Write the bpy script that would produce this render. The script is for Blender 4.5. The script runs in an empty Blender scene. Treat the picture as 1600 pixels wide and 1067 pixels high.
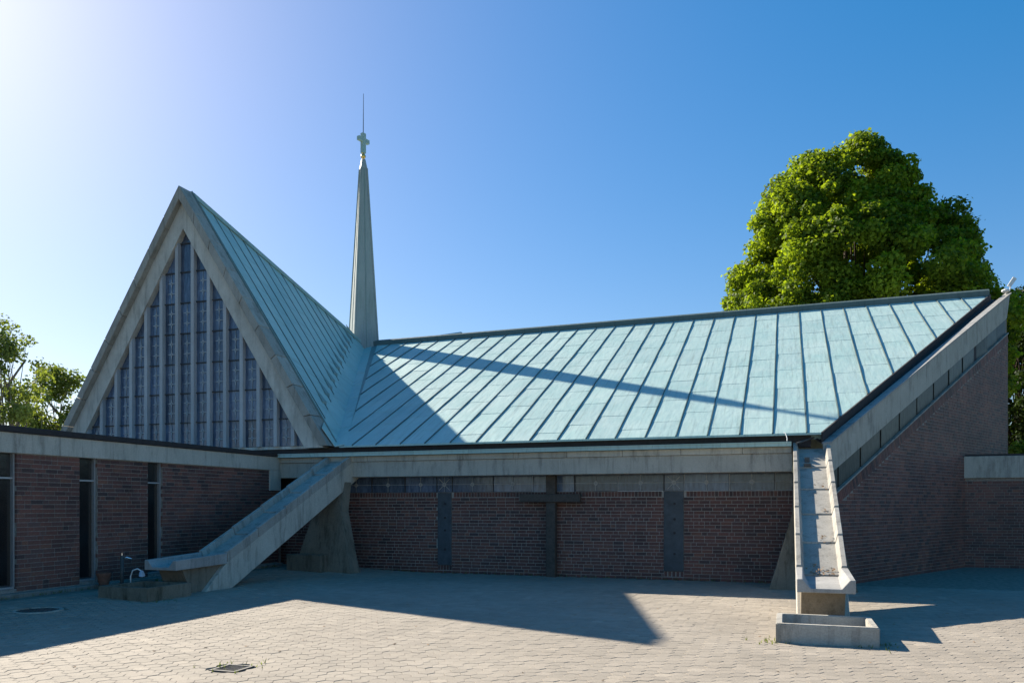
import bpy, bmesh, math, random
import numpy as np
from mathutils import Vector, Matrix

# ------------------------------------------------------------------ camera, sky, sun, exposure
SC = bpy.context.scene
COL = SC.collection
FPX = 1230.0
YAW = math.atan(426 / FPX)
EYE = 1.8
cam = bpy.data.cameras.new('camera')
camo = bpy.data.objects.new('camera', cam)
COL.objects.link(camo)
camo.location = (0, 0, EYE)
camo.rotation_euler = (math.pi / 2, 0, YAW)
cam.sensor_width = 36
cam.lens = FPX / 1600 * 36
cam.shift_y = (788 - 533.5) / 1600
cam.clip_start = 0.1
cam.clip_end = 3000
SC.camera = camo

SUN = Vector((-1.36, 0.745, 1.0)).normalized()          # towards the sun
SUN_EL = math.asin(SUN.z)
SUN_AZ = math.atan2(SUN.x, SUN.y)                        # from +Y towards +X
world = bpy.data.worlds.new('World')
SC.world = world
world.use_nodes = True
wn = world.node_tree
bg = wn.nodes['Background']
sky = wn.nodes.new('ShaderNodeTexSky')
sky.sky_type = 'NISHITA'
sky.sun_disc = False
sky.sun_elevation = SUN_EL
sky.sun_rotation = SUN_AZ
sky.altitude = 50
sky.air_density = 1.0
sky.dust_density = 0.5
sky.ozone_density = 3.0
hs = wn.nodes.new('ShaderNodeHueSaturation')
hs.inputs['Saturation'].default_value = 1.44
hs.inputs['Hue'].default_value = 0.511
gm = wn.nodes.new('ShaderNodeGamma')
gm.inputs[1].default_value = 0.7
wn.links.new(sky.outputs[0], hs.inputs['Color'])
wn.links.new(hs.outputs[0], gm.inputs[0])
wn.links.new(gm.outputs[0], bg.inputs[0])
bg.inputs[1].default_value = 0.082

sl = bpy.data.lights.new('sun', 'SUN')
sl.energy = 3.7
sl.angle = math.radians(0.53)
sl.color = (1.0, 0.91, 0.77)
slo = bpy.data.objects.new('sun', sl)
COL.objects.link(slo)
slo.rotation_euler = (-SUN).to_track_quat('-Z', 'Y').to_euler()
slo.location = (-30, 20, 30)

SC.view_settings.view_transform = 'Standard'
SC.view_settings.look = 'None'
SC.view_settings.gamma = 1
SC.view_settings.exposure = 1.6

RND = random.Random(7)
NPR = np.random.default_rng(11)

# ------------------------------------------------------------------ materials
def newmat(name):
    m = bpy.data.materials.new(name)
    m.use_nodes = True
    nt = m.node_tree
    return m, nt, nt.nodes['Principled BSDF']

def N(nt, typ, **kw):
    n = nt.nodes.new(typ)
    for k, v in kw.items():
        setattr(n, k, v)
    return n

def coords(nt, scale=(1, 1, 1), kind='Object'):
    tc = N(nt, 'ShaderNodeTexCoord')
    mp = N(nt, 'ShaderNodeMapping')
    mp.inputs['Scale'].default_value = scale
    nt.links.new(tc.outputs[kind], mp.inputs[0])
    return mp.outputs[0]

def noise(nt, vec, scale, detail=4, rough=0.6):
    n = N(nt, 'ShaderNodeTexNoise')
    n.inputs['Scale'].default_value = scale
    n.inputs['Detail'].default_value = detail
    n.inputs['Roughness'].default_value = rough
    nt.links.new(vec, n.inputs['Vector'])
    return n.outputs['Fac']

def ramp(nt, fac, stops):
    r = N(nt, 'ShaderNodeValToRGB')
    e = r.color_ramp.elements
    while len(e) < len(stops):
        e.new(0.5)
    for i, (p, c) in enumerate(stops):
        e[i].position = p
        e[i].color = (c[0], c[1], c[2], 1)
    nt.links.new(fac, r.inputs[0])
    return r.outputs[0]

def mixc(nt, fac, a, b, mode='MIX'):
    m = N(nt, 'ShaderNodeMix', data_type='RGBA', blend_type=mode)
    if isinstance(fac, (int, float)):
        m.inputs[0].default_value = fac
    else:
        nt.links.new(fac, m.inputs[0])
    for s, i in ((a, 6), (b, 7)):
        if isinstance(s, tuple):
            m.inputs[i].default_value = (s[0], s[1], s[2], 1)
        else:
            nt.links.new(s, m.inputs[i])
    return m.outputs[2]

def bump(nt, bsdf, h, strength, dist=0.01, prev=None):
    b = N(nt, 'ShaderNodeBump')
    b.inputs['Strength'].default_value = strength
    b.inputs['Distance'].default_value = dist
    nt.links.new(h, b.inputs['Height'])
    if prev is not None:
        nt.links.new(prev, b.inputs['Normal'])
    nt.links.new(b.outputs[0], bsdf.inputs['Normal'])
    return b.outputs[0]

def tint_value(nt):
    """random number of the piece: object random + per-face tint, wrapped to 0..1"""
    oi = N(nt, 'ShaderNodeObjectInfo')
    at = N(nt, 'ShaderNodeAttribute', attribute_name='tint')
    ad = N(nt, 'ShaderNodeMath', operation='ADD')
    nt.links.new(oi.outputs['Random'], ad.inputs[0])
    nt.links.new(at.outputs['Fac'], ad.inputs[1])
    fr = N(nt, 'ShaderNodeMath', operation='FRACT')
    nt.links.new(ad.outputs[0], fr.inputs[0])
    return fr.outputs[0]

def mat_copper(name='copper_patina', k=1.0, c0=(0.35, 0.52, 0.49), c1=(0.47, 0.60, 0.56)):
    m, nt, b = newmat(name)
    v = coords(nt)
    n1 = noise(nt, v, 0.9, 6, 0.65)
    n2 = noise(nt, coords(nt, (7, 0.8, 0.8)), 2.0, 5, 0.7)
    c = ramp(nt, n1, [(0.3, tuple(k * x for x in c0)), (0.7, tuple(k * x for x in c1))])
    c = mixc(nt, ramp(nt, n2, [(0.45, (0, 0, 0)), (0.75, (0.45,) * 3)]), c, (0.40 * k, 0.50 * k, 0.47 * k))
    n3 = noise(nt, v, 14, 5, 0.7)
    c = mixc(nt, ramp(nt, n3, [(0.55, (0, 0, 0)), (0.8, (0.5,) * 3)]), c, (0.19 * k, 0.29 * k, 0.28 * k))
    t = tint_value(nt)
    c = mixc(nt, 1.0, c, ramp(nt, t, [(0, (0.93, 0.94, 0.95)), (1, (1.05, 1.04, 1.03))]), 'MULTIPLY')
    nt.links.new(c, b.inputs['Base Color'])
    b.inputs['Roughness'].default_value = 0.55
    b.inputs['Specular IOR Level'].default_value = 0.22
    ns = noise(nt, coords(nt, (9, 0.35, 0.35)), 1.6, 5, 0.7)
    c = mixc(nt, ramp(nt, ns, [(0.52, (0, 0, 0)), (0.76, (0.7,) * 3)]), c, (0.22 * k, 0.28 * k, 0.25 * k))
    nt.links.new(c, b.inputs['Base Color'])
    h1 = noise(nt, coords(nt, (3, 1, 1)), 2.2, 3, 0.5)
    p = bump(nt, b, h1, 0.35, 0.03)
    bump(nt, b, noise(nt, v, 30, 3), 0.15, 0.004, p)
    return m

def mat_concrete(name, c0, c1, stain=(0.10, 0.095, 0.085), amount=0.75, seed=0.0):
    m, nt, b = newmat(name)
    v = coords(nt)
    n1 = noise(nt, v, 1.3, 7, 0.7)
    c = ramp(nt, n1, [(0.28, c0), (0.72, c1)])
    n2 = noise(nt, coords(nt, (2.6, 2.6, 0.5)), 1.5, 6, 0.72)
    c = mixc(nt, ramp(nt, n2, [(0.5, (0, 0, 0)), (0.74, (amount,) * 3)]), c, stain)
    n5 = noise(nt, coords(nt, (9, 9, 0.35)), 1.2, 5, 0.75)
    c = mixc(nt, ramp(nt, n5, [(0.56, (0, 0, 0)), (0.76, (amount * 0.8,) * 3)]), c, tuple(x * 0.7 for x in stain))
    n6 = noise(nt, v, 7, 6, 0.75)
    c = mixc(nt, ramp(nt, n6, [(0.6, (0, 0, 0)), (0.8, (0.35,) * 3)]), c, tuple(min(x * 1.35, 0.6) for x in c1))
    n3 = noise(nt, v, 45, 4, 0.7)
    c = mixc(nt, 1.0, c, ramp(nt, n3, [(0.3, (0.82,) * 3), (0.7, (1.12,) * 3)]), 'MULTIPLY')
    t = tint_value(nt)
    c = mixc(nt, 1.0, c, ramp(nt, t, [(0, (0.86,) * 3), (1, (1.08,) * 3)]), 'MULTIPLY')
    nt.links.new(c, b.inputs['Base Color'])
    b.inputs['Roughness'].default_value = 0.88
    b.inputs['Specular IOR Level'].default_value = 0.25
    p = bump(nt, b, n3, 0.35, 0.006)
    bump(nt, b, noise(nt, v, 4, 4), 0.25, 0.02, p)
    return m

def mat_brick(name, dark=1.0):
    m, nt, b = newmat(name)
    t = tint_value(nt)
    d = dark
    c = ramp(nt, t, [(0.0, (0.062 * d, 0.038 * d, 0.036 * d)), (0.3, (0.120 * d, 0.052 * d, 0.043 * d)),
                     (0.6, (0.165 * d, 0.066 * d, 0.050 * d)), (0.85, (0.110 * d, 0.060 * d, 0.054 * d)), (1.0, (0.185 * d, 0.078 * d, 0.052 * d))])
    gp = N(nt, 'ShaderNodeNewGeometry')
    nd = noise(nt, gp.outputs['Position'], 0.7, 5, 0.65)
    c = mixc(nt, 1.0, c, ramp(nt, nd, [(0.32, (0.62, 0.62, 0.64)), (0.6, (1.1, 1.08, 1.05))]), 'MULTIPLY')
    ne = noise(nt, gp.outputs['Position'], 1.9, 6, 0.75)
    c = mixc(nt, ramp(nt, ne, [(0.62, (0, 0, 0)), (0.8, (0.4,) * 3)]), c, (0.26, 0.235, 0.22))
    v = coords(nt)
    n = noise(nt, v, 40, 4, 0.7)
    c = mixc(nt, 1.0, c, ramp(nt, n, [(0.3, (0.65,) * 3), (0.7, (1.3,) * 3)]), 'MULTIPLY')
    nt.links.new(c, b.inputs['Base Color'])
    b.inputs['Roughness'].default_value = 0.6
    b.inputs['Specular IOR Level'].default_value = 0.35
    bump(nt, b, n, 0.4, 0.004)
    return m

def mat_plain(name, col, rough=0.6, metal=0.0, nscale=8, var=0.25, spec=0.4, bmp=0.1):
    m, nt, b = newmat(name)
    n = noise(nt, coords(nt), nscale, 5, 0.65)
    lo = tuple(x * (1 - var) for x in col)
    hi = tuple(x * (1 + var) for x in col)
    nt.links.new(ramp(nt, n, [(0.3, lo), (0.7, hi)]), b.inputs['Base Color'])
    b.inputs['Roughness'].default_value = rough
    b.inputs['Metallic'].default_value = metal
    b.inputs['Specular IOR Level'].default_value = spec
    if bmp:
        bump(nt, b, n, bmp, 0.01)
    return m

def mat_glass(name, c0, c1, rough=0.12, spec=0.65):
    m, nt, b = newmat(name)
    t = tint_value(nt)
    v = coords(nt)
    n = noise(nt, coords(nt, (6, 6, 1.2)), 3, 5, 0.7)
    c = ramp(nt, n, [(0.35, c0), (0.7, c1)])
    c = mixc(nt, 1.0, c, ramp(nt, t, [(0, (0.6,) * 3), (1, (1.35,) * 3)]), 'MULTIPLY')
    nt.links.new(c, b.inputs['Base Color'])
    b.inputs['Roughness'].default_value = rough
    b.inputs['Specular IOR Level'].default_value = spec
    bump(nt, b, noise(nt, v, 7, 3), 0.25, 0.01)
    return m

def mat_leaf(name, c0, c1, trans=0.45):
    m, nt, b = newmat(name)
    at = N(nt, 'ShaderNodeAttribute', attribute_name='tint')
    c = ramp(nt, at.outputs['Fac'], [(0.0, c0), (1.0, c1)])
    nt.links.new(c, b.inputs['Base Color'])
    b.inputs['Roughness'].default_value = 0.6
    b.inputs['Specular IOR Level'].default_value = 0.12
    tr = N(nt, 'ShaderNodeBsdfTranslucent')
    c2 = mixc(nt, 1.0, c, (1.55, 1.45, 0.4), 'MULTIPLY')
    nt.links.new(c2, tr.inputs['Color'])
    mx = N(nt, 'ShaderNodeMixShader')
    mx.inputs[0].default_value = trans
    nt.links.new(b.outputs[0], mx.inputs[1])
    nt.links.new(tr.outputs[0], mx.inputs[2])
    nt.links.new(mx.outputs[0], nt.nodes['Material Output'].inputs[0])
    return m

def mat_paver(name):
    m, nt, b = newmat(name)
    t = tint_value(nt)
    tc = N(nt, 'ShaderNodeNewGeometry')
    pos = tc.outputs['Position']
    n1 = noise(nt, pos, 0.45, 6, 0.65)
    c = ramp(nt, n1, [(0.3, (0.275, 0.240, 0.195)), (0.7, (0.355, 0.312, 0.256))])
    n4 = noise(nt, pos, 1.6, 6, 0.75)
    c = mixc(nt, ramp(nt, n4, [(0.52, (0, 0, 0)), (0.75, (0.5,) * 3)]), c, (0.20, 0.182, 0.152))
    c = mixc(nt, 1.0, c, ramp(nt, t, [(0, (0.92, 0.92, 0.92)), (0.8, (1.04, 1.035, 1.03)), (0.97, (1.07, 1.06, 1.05)), (1.0, (1.2, 1.19, 1.17))]), 'MULTIPLY')
    n2 = noise(nt, pos, 60, 4, 0.75)
    c = mixc(nt, 1.0, c, ramp(nt, n2, [(0.3, (0.72,) * 3), (0.7, (1.2,) * 3)]), 'MULTIPLY')
    nt.links.new(c, b.inputs['Base Color'])
    b.inputs['Roughness'].default_value = 0.85
    b.inputs['Specular IOR Level'].default_value = 0.25
    bump(nt, b, n2, 0.5, 0.006)
    return m

M = {}
M['copper'] = mat_copper()
M['copper_trim'] = mat_copper('copper_trim', 0.8)
M['copper_dark'] = mat_copper('darker_copper', 0.55)  # same copper mixed to a darker tone
M['seam'] = mat_copper('shade_toned_copper', 0.28)  # copper darkened to carry the shade of seam sides and ridge front
M['spire'] = mat_copper('spire_copper', 0.8, (0.33, 0.37, 0.36), (0.42, 0.45, 0.44))
M['concrete'] = mat_concrete('exposed_concrete', (0.44, 0.41, 0.345), (0.56, 0.525, 0.45))
M['concrete_frame'] = mat_concrete('gable_concrete', (0.47, 0.445, 0.39), (0.66, 0.63, 0.56), (0.22, 0.205, 0.175), 0.8)
M['concrete_dark'] = mat_concrete('weathered_concrete', (0.21, 0.195, 0.165), (0.33, 0.305, 0.265), (0.055, 0.05, 0.04), 0.85)
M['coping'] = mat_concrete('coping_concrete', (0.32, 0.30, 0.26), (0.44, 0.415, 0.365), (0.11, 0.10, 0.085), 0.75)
M['trough'] = mat_concrete('trough_concrete', (0.27, 0.265, 0.25), (0.40, 0.39, 0.37), (0.10, 0.10, 0.095), 0.5)
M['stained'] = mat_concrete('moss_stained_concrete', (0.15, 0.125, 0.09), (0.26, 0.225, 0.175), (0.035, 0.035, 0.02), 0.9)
M['mullion'] = mat_concrete('pale_mullion_concrete', (0.42, 0.43, 0.44), (0.53, 0.54, 0.55), (0.30, 0.30, 0.30), 0.4)
M['brick'] = mat_brick('clinker_brick', 1.2)
M['mortar'] = mat_plain('mortar', (0.36, 0.335, 0.30), 0.9, 0, 20, 0.3, 0.2)
M['mortar_dark'] = mat_plain('dark_mortar', (0.27, 0.24, 0.21), 0.9, 0, 20, 0.35, 0.2)
M['glass'] = mat_glass('leaded_glass', (0.050, 0.075, 0.125), (0.15, 0.205, 0.30), 0.14)
M['glass_grey'] = mat_glass('grey_glass', (0.05, 0.055, 0.045), (0.12, 0.125, 0.10), 0.45, 0.3)
M['glass_dark'] = mat_glass('dark_window_glass', (0.006, 0.007, 0.008), (0.014, 0.015, 0.016), 0.2)
M['lead'] = mat_plain('pale_lead', (0.42, 0.45, 0.47), 0.55, 0.0, 20, 0.15)
M['transom'] = mat_plain('dark_transom', (0.055, 0.055, 0.06), 0.6)
M['alu'] = mat_plain('aluminium_frame', (0.45, 0.46, 0.47), 0.4, 0.6, 20, 0.1)
M['bitumen'] = mat_plain('bitumen_edge', (0.035, 0.03, 0.03), 0.8)
M['slate'] = mat_plain('slate_panel', (0.06, 0.072, 0.082), 0.5, 0, 6, 0.3)
M['timber'] = mat_plain('dark_timber', (0.07, 0.058, 0.048), 0.75, 0, 12, 0.4)
M['gold'] = mat_plain('gilded_metal', (0.75, 0.50, 0.16), 0.3, 0.9, 10, 0.15)
M['iron'] = mat_plain('cast_iron', (0.10, 0.096, 0.09), 0.65, 0.3, 25, 0.3)
M['chrome'] = mat_plain('chrome', (0.6, 0.6, 0.62), 0.2, 1.0, 10, 0.1)
M['white'] = mat_plain('white_plastic', (0.72, 0.72, 0.70), 0.5, 0, 10, 0.1)
M['paleblue'] = mat_plain('pale_blue_plastic', (0.45, 0.62, 0.80), 0.4, 0, 10, 0.15)
M['terracotta'] = mat_plain('terracotta', (0.20, 0.085, 0.055), 0.8, 0, 15, 0.25)
M['paver'] = mat_paver('hexagon_paver')
M['joint'] = mat_plain('paving_joint_sand', (0.24, 0.215, 0.175), 0.95, 0, 9, 0.35, 0.1)
M['grass'] = mat_plain('grass', (0.06, 0.09, 0.025), 0.9, 0, 3, 0.4, 0.1)
M['bark'] = mat_plain('bark', (0.075, 0.058, 0.042), 0.9, 0, 9, 0.45, 0.15, 0.5)
M['birch_bark'] = mat_plain('pale_bark', (0.16, 0.14, 0.12), 0.85, 0, 6, 0.6, 0.2, 0.3)
M['leaf_maple'] = mat_leaf('maple_leaf', (0.06, 0.105, 0.015), (0.25, 0.34, 0.035), 0.55)
M['leaf_birch'] = mat_leaf('birch_leaf', (0.075, 0.11, 0.035), (0.18, 0.23, 0.08), 0.5)
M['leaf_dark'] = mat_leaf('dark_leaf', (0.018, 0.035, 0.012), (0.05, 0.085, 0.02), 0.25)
M['leaf_bush'] = mat_leaf('bush_leaf', (0.06, 0.11, 0.02), (0.16, 0.24, 0.04), 0.4)
M['deadleaf'] = mat_plain('dry_leaves', (0.28, 0.16, 0.08), 0.9, 0, 30, 0.4)
M['water'] = mat_plain('still_water', (0.02, 0.022, 0.02), 0.06, 0, 5, 0.2, 0.5, 0.0)

# ------------------------------------------------------------------ object helpers
def link(o, parent=None, ploc=None):
    COL.objects.link(o)
    if parent is not None:
        o.parent = parent
        if parent.type == 'EMPTY':
            o.matrix_parent_inverse = Matrix.Translation(-Vector(parent.location))
    return o

def obj(name, verts, faces, mat, parent=None, tint=None, smooth=False):
    me = bpy.data.meshes.new(name)
    me.from_pydata([tuple(v) for v in verts], [], [tuple(f) for f in faces])
    me.materials.append(M[mat])
    if tint is not None:
        at = me.attributes.new('tint', 'FLOAT', 'FACE')
        at.data.foreach_set('value', np.asarray(tint, dtype=np.float32))
    if smooth:
        me.polygons.foreach_set('use_smooth', [True] * len(me.polygons))
    me.update()
    return link(bpy.data.objects.new(name, me), parent)

def fixnormals(o):
    bm = bmesh.new()
    bm.from_mesh(o.data)
    bmesh.ops.recalc_face_normals(bm, faces=bm.faces)
    bm.to_mesh(o.data)
    bm.free()
    return o

def bevel(o, w, seg=1):
    bm = bmesh.new()
    bm.from_mesh(o.data)
    bmesh.ops.recalc_face_normals(bm, faces=bm.faces)
    bmesh.ops.bevel(bm, geom=list(bm.edges), offset=w, segments=seg, affect='EDGES', clamp_overlap=True)
    bm.to_mesh(o.data)
    bm.free()
    return o

def thing(name, label, cat, loc, group=None):
    o = bpy.data.objects.new(name, None)
    COL.objects.link(o)
    o.location = loc
    o.empty_display_size = 0.3
    o['label'] = label
    o['category'] = cat
    if group:
        o['group'] = group
    return o

def tag(o, label, cat, group=None):
    o['label'] = label
    o['category'] = cat
    if group:
        o['group'] = group
    return o

class G:
    """geometry collector"""
    def __init__(s):
        s.v, s.f, s.t = [], [], []
    def add(s, vs, fs, t=0.0):
        n = len(s.v)
        s.v += [tuple(p) for p in vs]
        s.f += [tuple(i + n for i in f) for f in fs]
        s.t += [t] * len(fs)
        return s
    def box(s, x0, x1, y0, y1, z0, z1, t=0.0):
        return s.add([(x0, y0, z0), (x1, y0, z0), (x1, y1, z0), (x0, y1, z0), (x0, y0, z1), (x1, y0, z1), (x1, y1, z1), (x0, y1, z1)],
                     [(0, 3, 2, 1), (4, 5, 6, 7), (0, 1, 5, 4), (1, 2, 6, 5), (2, 3, 7, 6), (3, 0, 4, 7)], t)
    def prism(s, poly, vec, t=0.0):
        n = len(poly)
        vec = Vector(vec)
        a = [Vector(p) for p in poly]
        b = [p + vec for p in a]
        return s.add(a + b, [tuple(range(n - 1, -1, -1)), tuple(range(n, 2 * n))] + [(i, (i + 1) % n, n + (i + 1) % n, n + i) for i in range(n)], t)
    def hexa(s, low, high, t=0.0):
        n = len(low)
        return s.add(list(low) + list(high), [tuple(range(n - 1, -1, -1)), tuple(range(n, 2 * n))] + [(i, (i + 1) % n, n + (i + 1) % n, n + i) for i in range(n)], t)
    def tube(s, pts, radii, k=8, t=0.0, cap=True):
        pts = [Vector(p) for p in pts]
        rings = []
        up = Vector((0.12, 0.31, 0.94))
        for i, p in enumerate(pts):
            d = (pts[min(i + 1, len(pts) - 1)] - pts[max(i - 1, 0)]).normalized()
            a = d.cross(up)
            if a.length < 1e-3:
                a = d.cross(Vector((1, 0, 0)))
            a.normalize()
            b = d.cross(a)
            r = radii[i] if isinstance(radii, (list, tuple)) else radii
            rings.append([p + a * (r * math.cos(2 * math.pi * j / k)) + b * (r * math.sin(2 * math.pi * j / k)) for j in range(k)])
        vs = [q for r in rings for q in r]
        fs = []
        for i in range(len(pts) - 1):
            for j in range(k):
                fs.append((i * k + j, i * k + (j + 1) % k, (i + 1) * k + (j + 1) % k, (i + 1) * k + j))
        if cap:
            fs.append(tuple(range(k - 1, -1, -1)))
            fs.append(tuple((len(pts) - 1) * k + j for j in range(k)))
        return s.add(vs, fs, t)
    def ball(s, c, r, k=12, rings=8, sq=(1, 1, 1)):
        vs, fs = [], []
        for i in range(rings + 1):
            th = math.pi * i / rings
            for j in range(k):
                ph = 2 * math.pi * j / k
                vs.append((c[0] + r * sq[0] * math.sin(th) * math.cos(ph), c[1] + r * sq[1] * math.sin(th) * math.sin(ph), c[2] + r * sq[2] * math.cos(th)))
        for i in range(rings):
            for j in range(k):
                fs.append((i * k + j, (i + 1) * k + j, (i + 1) * k + (j + 1) % k, i * k + (j + 1) % k))
        return s.add(vs, fs)
    def build(s, name, mat, parent=None, smooth=False, fix=True, usetint=False):
        o = obj(name, s.v, s.f, mat, parent, s.t if usetint else None, smooth)
        if fix:
            fixnormals(o)
        return o

def box(name, x0, x1, y0, y1, z0, z1, mat, parent=None, bev=0.0):
    o = G().box(x0, x1, y0, y1, z0, z1).build(name, mat, parent)
    if bev:
        bevel(o, bev)
    return o

def prism(name, poly, vec, mat, parent=None, bev=0.0):
    o = G().prism(poly, vec).build(name, mat, parent)
    if bev:
        bevel(o, bev)
    return o

def clip(poly, a, b, c):
    """keep a*x+b*y<=c of a 2-D polygon"""
    out = []
    n = len(poly)
    for i in range(n):
        p, q = poly[i], poly[(i + 1) % n]
        dp, dq = a * p[0] + b * p[1] - c, a * q[0] + b * q[1] - c
        if dp <= 0:
            out.append(p)
        if dp * dq < 0:
            t = dp / (dp - dq)
            out.append((p[0] + t * (q[0] - p[0]), p[1] + t * (q[1] - p[1])))
    return out

def area2(p):
    return abs(sum(p[i][0] * p[(i + 1) % len(p)][1] - p[(i + 1) % len(p)][0] * p[i][1] for i in range(len(p)))) / 2 if len(p) > 2 else 0

def project(p):
    ca, sa = math.cos(YAW), math.sin(YAW)
    w = -sa * p[0] + ca * p[1]
    if w < 0.5:
        return None
    return 800 + FPX * (ca * p[0] + sa * p[1]) / w, 788 - FPX * (p[2] - EYE) / w, w

# ------------------------------------------------------------------ ground
def gz(x, y):
    """the courtyard rises a little towards the annex on the left"""
    t = min(max((-x - 8.8) / 4.2, 0), 1)
    return 0.13 * t * t * (3 - 2 * t)

g = G()
R0 = 1500
g.add([(-R0, -R0, -0.16), (R0, -R0, -0.16), (R0, R0, -0.16), (-R0, R0, -0.16)], [(0, 1, 2, 3)])
ground = g.build('ground', 'grass', fix=False)
ground['kind'] = 'structure'

xs = [-40, -13.0, -12.5, -12, -11.5, -11, -10.5, -10, -9.5, -9, -8.5, -6, -3, 0, 3, 8, 16, 40]
ys = [-30, -10, 0, 4, 8, 12, 16, 20, 30, 60]
vs = [(x, y, gz(x, y) - 0.014) for y in ys for x in xs]
fs = [(j * len(xs) + i, j * len(xs) + i + 1, (j + 1) * len(xs) + i + 1, (j + 1) * len(xs) + i) for j in range(len(ys) - 1) for i in range(len(xs) - 1)]
pavement = obj('pavement', vs, fs, 'joint')
pavement['kind'] = 'structure'

# hexagonal paving stones
def hex_mesh(r, h, inset):
    c = [(r * math.cos(math.pi / 3 * k), r * math.sin(math.pi / 3 * k)) for k in range(6)]
    ri = (r - inset) / r
    vs = [(x, y, -h) for x, y in c] + [(x, y, -0.0025) for x, y in c] + [(x * ri, y * ri, 0.0) for x, y in c]
    fs = [(12, 13, 14, 15, 16, 17)] + [(i, (i + 1) % 6, 6 + (i + 1) % 6, 6 + i) for i in range(6)] + [(6 + i, 6 + (i + 1) % 6, 12 + (i + 1) % 6, 12 + i) for i in range(6)]
    return vs, fs

PITCH = 0.175
RH = PITCH / math.sqrt(3) - 0.0016
hv, hf = hex_mesh(RH, 0.03, 0.004)
hv = np.array(hv)
cells = []
dx = PITCH * math.sqrt(3) / 2
holes = [(-11.78, -10.80, 11.2, 12.14), (-0.03, 1.05, 10.94, 11.85)]
def rot2(x, y, a):
    return x * math.cos(a) - y * math.sin(a), x * math.sin(a) + y * math.cos(a)
PAVE_ROT = 0.0
for i in range(-130, 130):
    for j in range(10, 125):
        x = i * dx
        y = j * PITCH + (PITCH / 2 if i % 2 else 0)
        if x < -12.72 or x > 11 or y > 19.0 or y < 3.0:
            continue
        pr = project((x, y, 0))
        if pr is None or pr[0] < -130 or pr[0] > 1730 or pr[1] > 1160:
            continue
        if (x + 11.45) ** 2 + (y - 9.55) ** 2 < 0.36 ** 2 or (abs(x + 5.76) < 0.20 and abs(y - 7.19) < 0.2):
            continue
        if any(a < x < b and c < y < d for a, b, c, d in holes):
            continue
        inside = -5 < pr[0] < 1605 and pr[1] < 1072
        cells.append((0 if inside else 1, pr[2], x, y))
cells.sort()
pm = bpy.data.meshes.new('paving_stone')
pm.from_pydata([tuple(v) for v in hv], [], hf)
pm.materials.append(M['paver'])
for k, (_, w, x, y) in enumerate(cells[:300]):
    o = bpy.data.objects.new('paving_stone', pm)
    o.location = (x, y, gz(x, y) + RND.uniform(-0.0025, 0.0025))
    o.rotation_euler = (RND.uniform(-1, 1) * 0.012, RND.uniform(-1, 1) * 0.012, RND.choice((0, 1, 2, 3, 4, 5)) * math.pi / 3 + RND.uniform(-1, 1) * 0.012)
    link(o, pavement)
pv, pf, pt = [], [], []
for k, (_, w, x, y) in enumerate(cells[300:]):
    a, b, c = RND.uniform(-1, 1) * 0.010, RND.uniform(-1, 1) * 0.010, RND.uniform(-1, 1) * 0.01
    z0 = gz(x, y) + RND.uniform(-0.0025, 0.0025)
    n0 = len(pv)
    pv += [(x + p[0] - p[1] * c, y + p[1] + p[0] * c, z0 + p[2] + p[0] * a + p[1] * b) for p in hv]
    pf += [tuple(q + n0 for q in f) for f in hf]
    pt += [RND.random()] * len(hf)
ps = obj('paving_stones', pv, pf, 'paver', pavement, pt)
ps['kind'] = 'stuff'

# ------------------------------------------------------------------ brick walls
BH, BL, BHD, JT = 0.0833, 0.238, 0.113, 0.012
def brick_mesh(name, l, h=0.0710, d=0.06, c=0.004):
    me = bpy.data.meshes.new(name)
    vs = [(-l / 2, 0, -h / 2), (l / 2, 0, -h / 2), (l / 2, d, -h / 2), (-l / 2, d, -h / 2), (-l / 2, 0, h / 2), (l / 2, 0, h / 2), (l / 2, d, h / 2), (-l / 2, d, h / 2)]
    me.from_pydata(vs, [], [(0, 1, 5, 4), (0, 3, 2, 1), (4, 5, 6, 7), (1, 2, 6, 5), (3, 0, 4, 7)])
    me.materials.append(M['brick'])
    return me, vs, [(0, 1, 5, 4), (0, 3, 2, 1), (4, 5, 6, 7), (1, 2, 6, 5), (3, 0, 4, 7)]
BM = {}
def bmesh_for(l, h=0.0710):
    key = (round(l, 3), round(h, 3))
    if key not in BM:
        BM[key] = brick_mesh('brick', *key)
    return BM[key]

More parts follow.
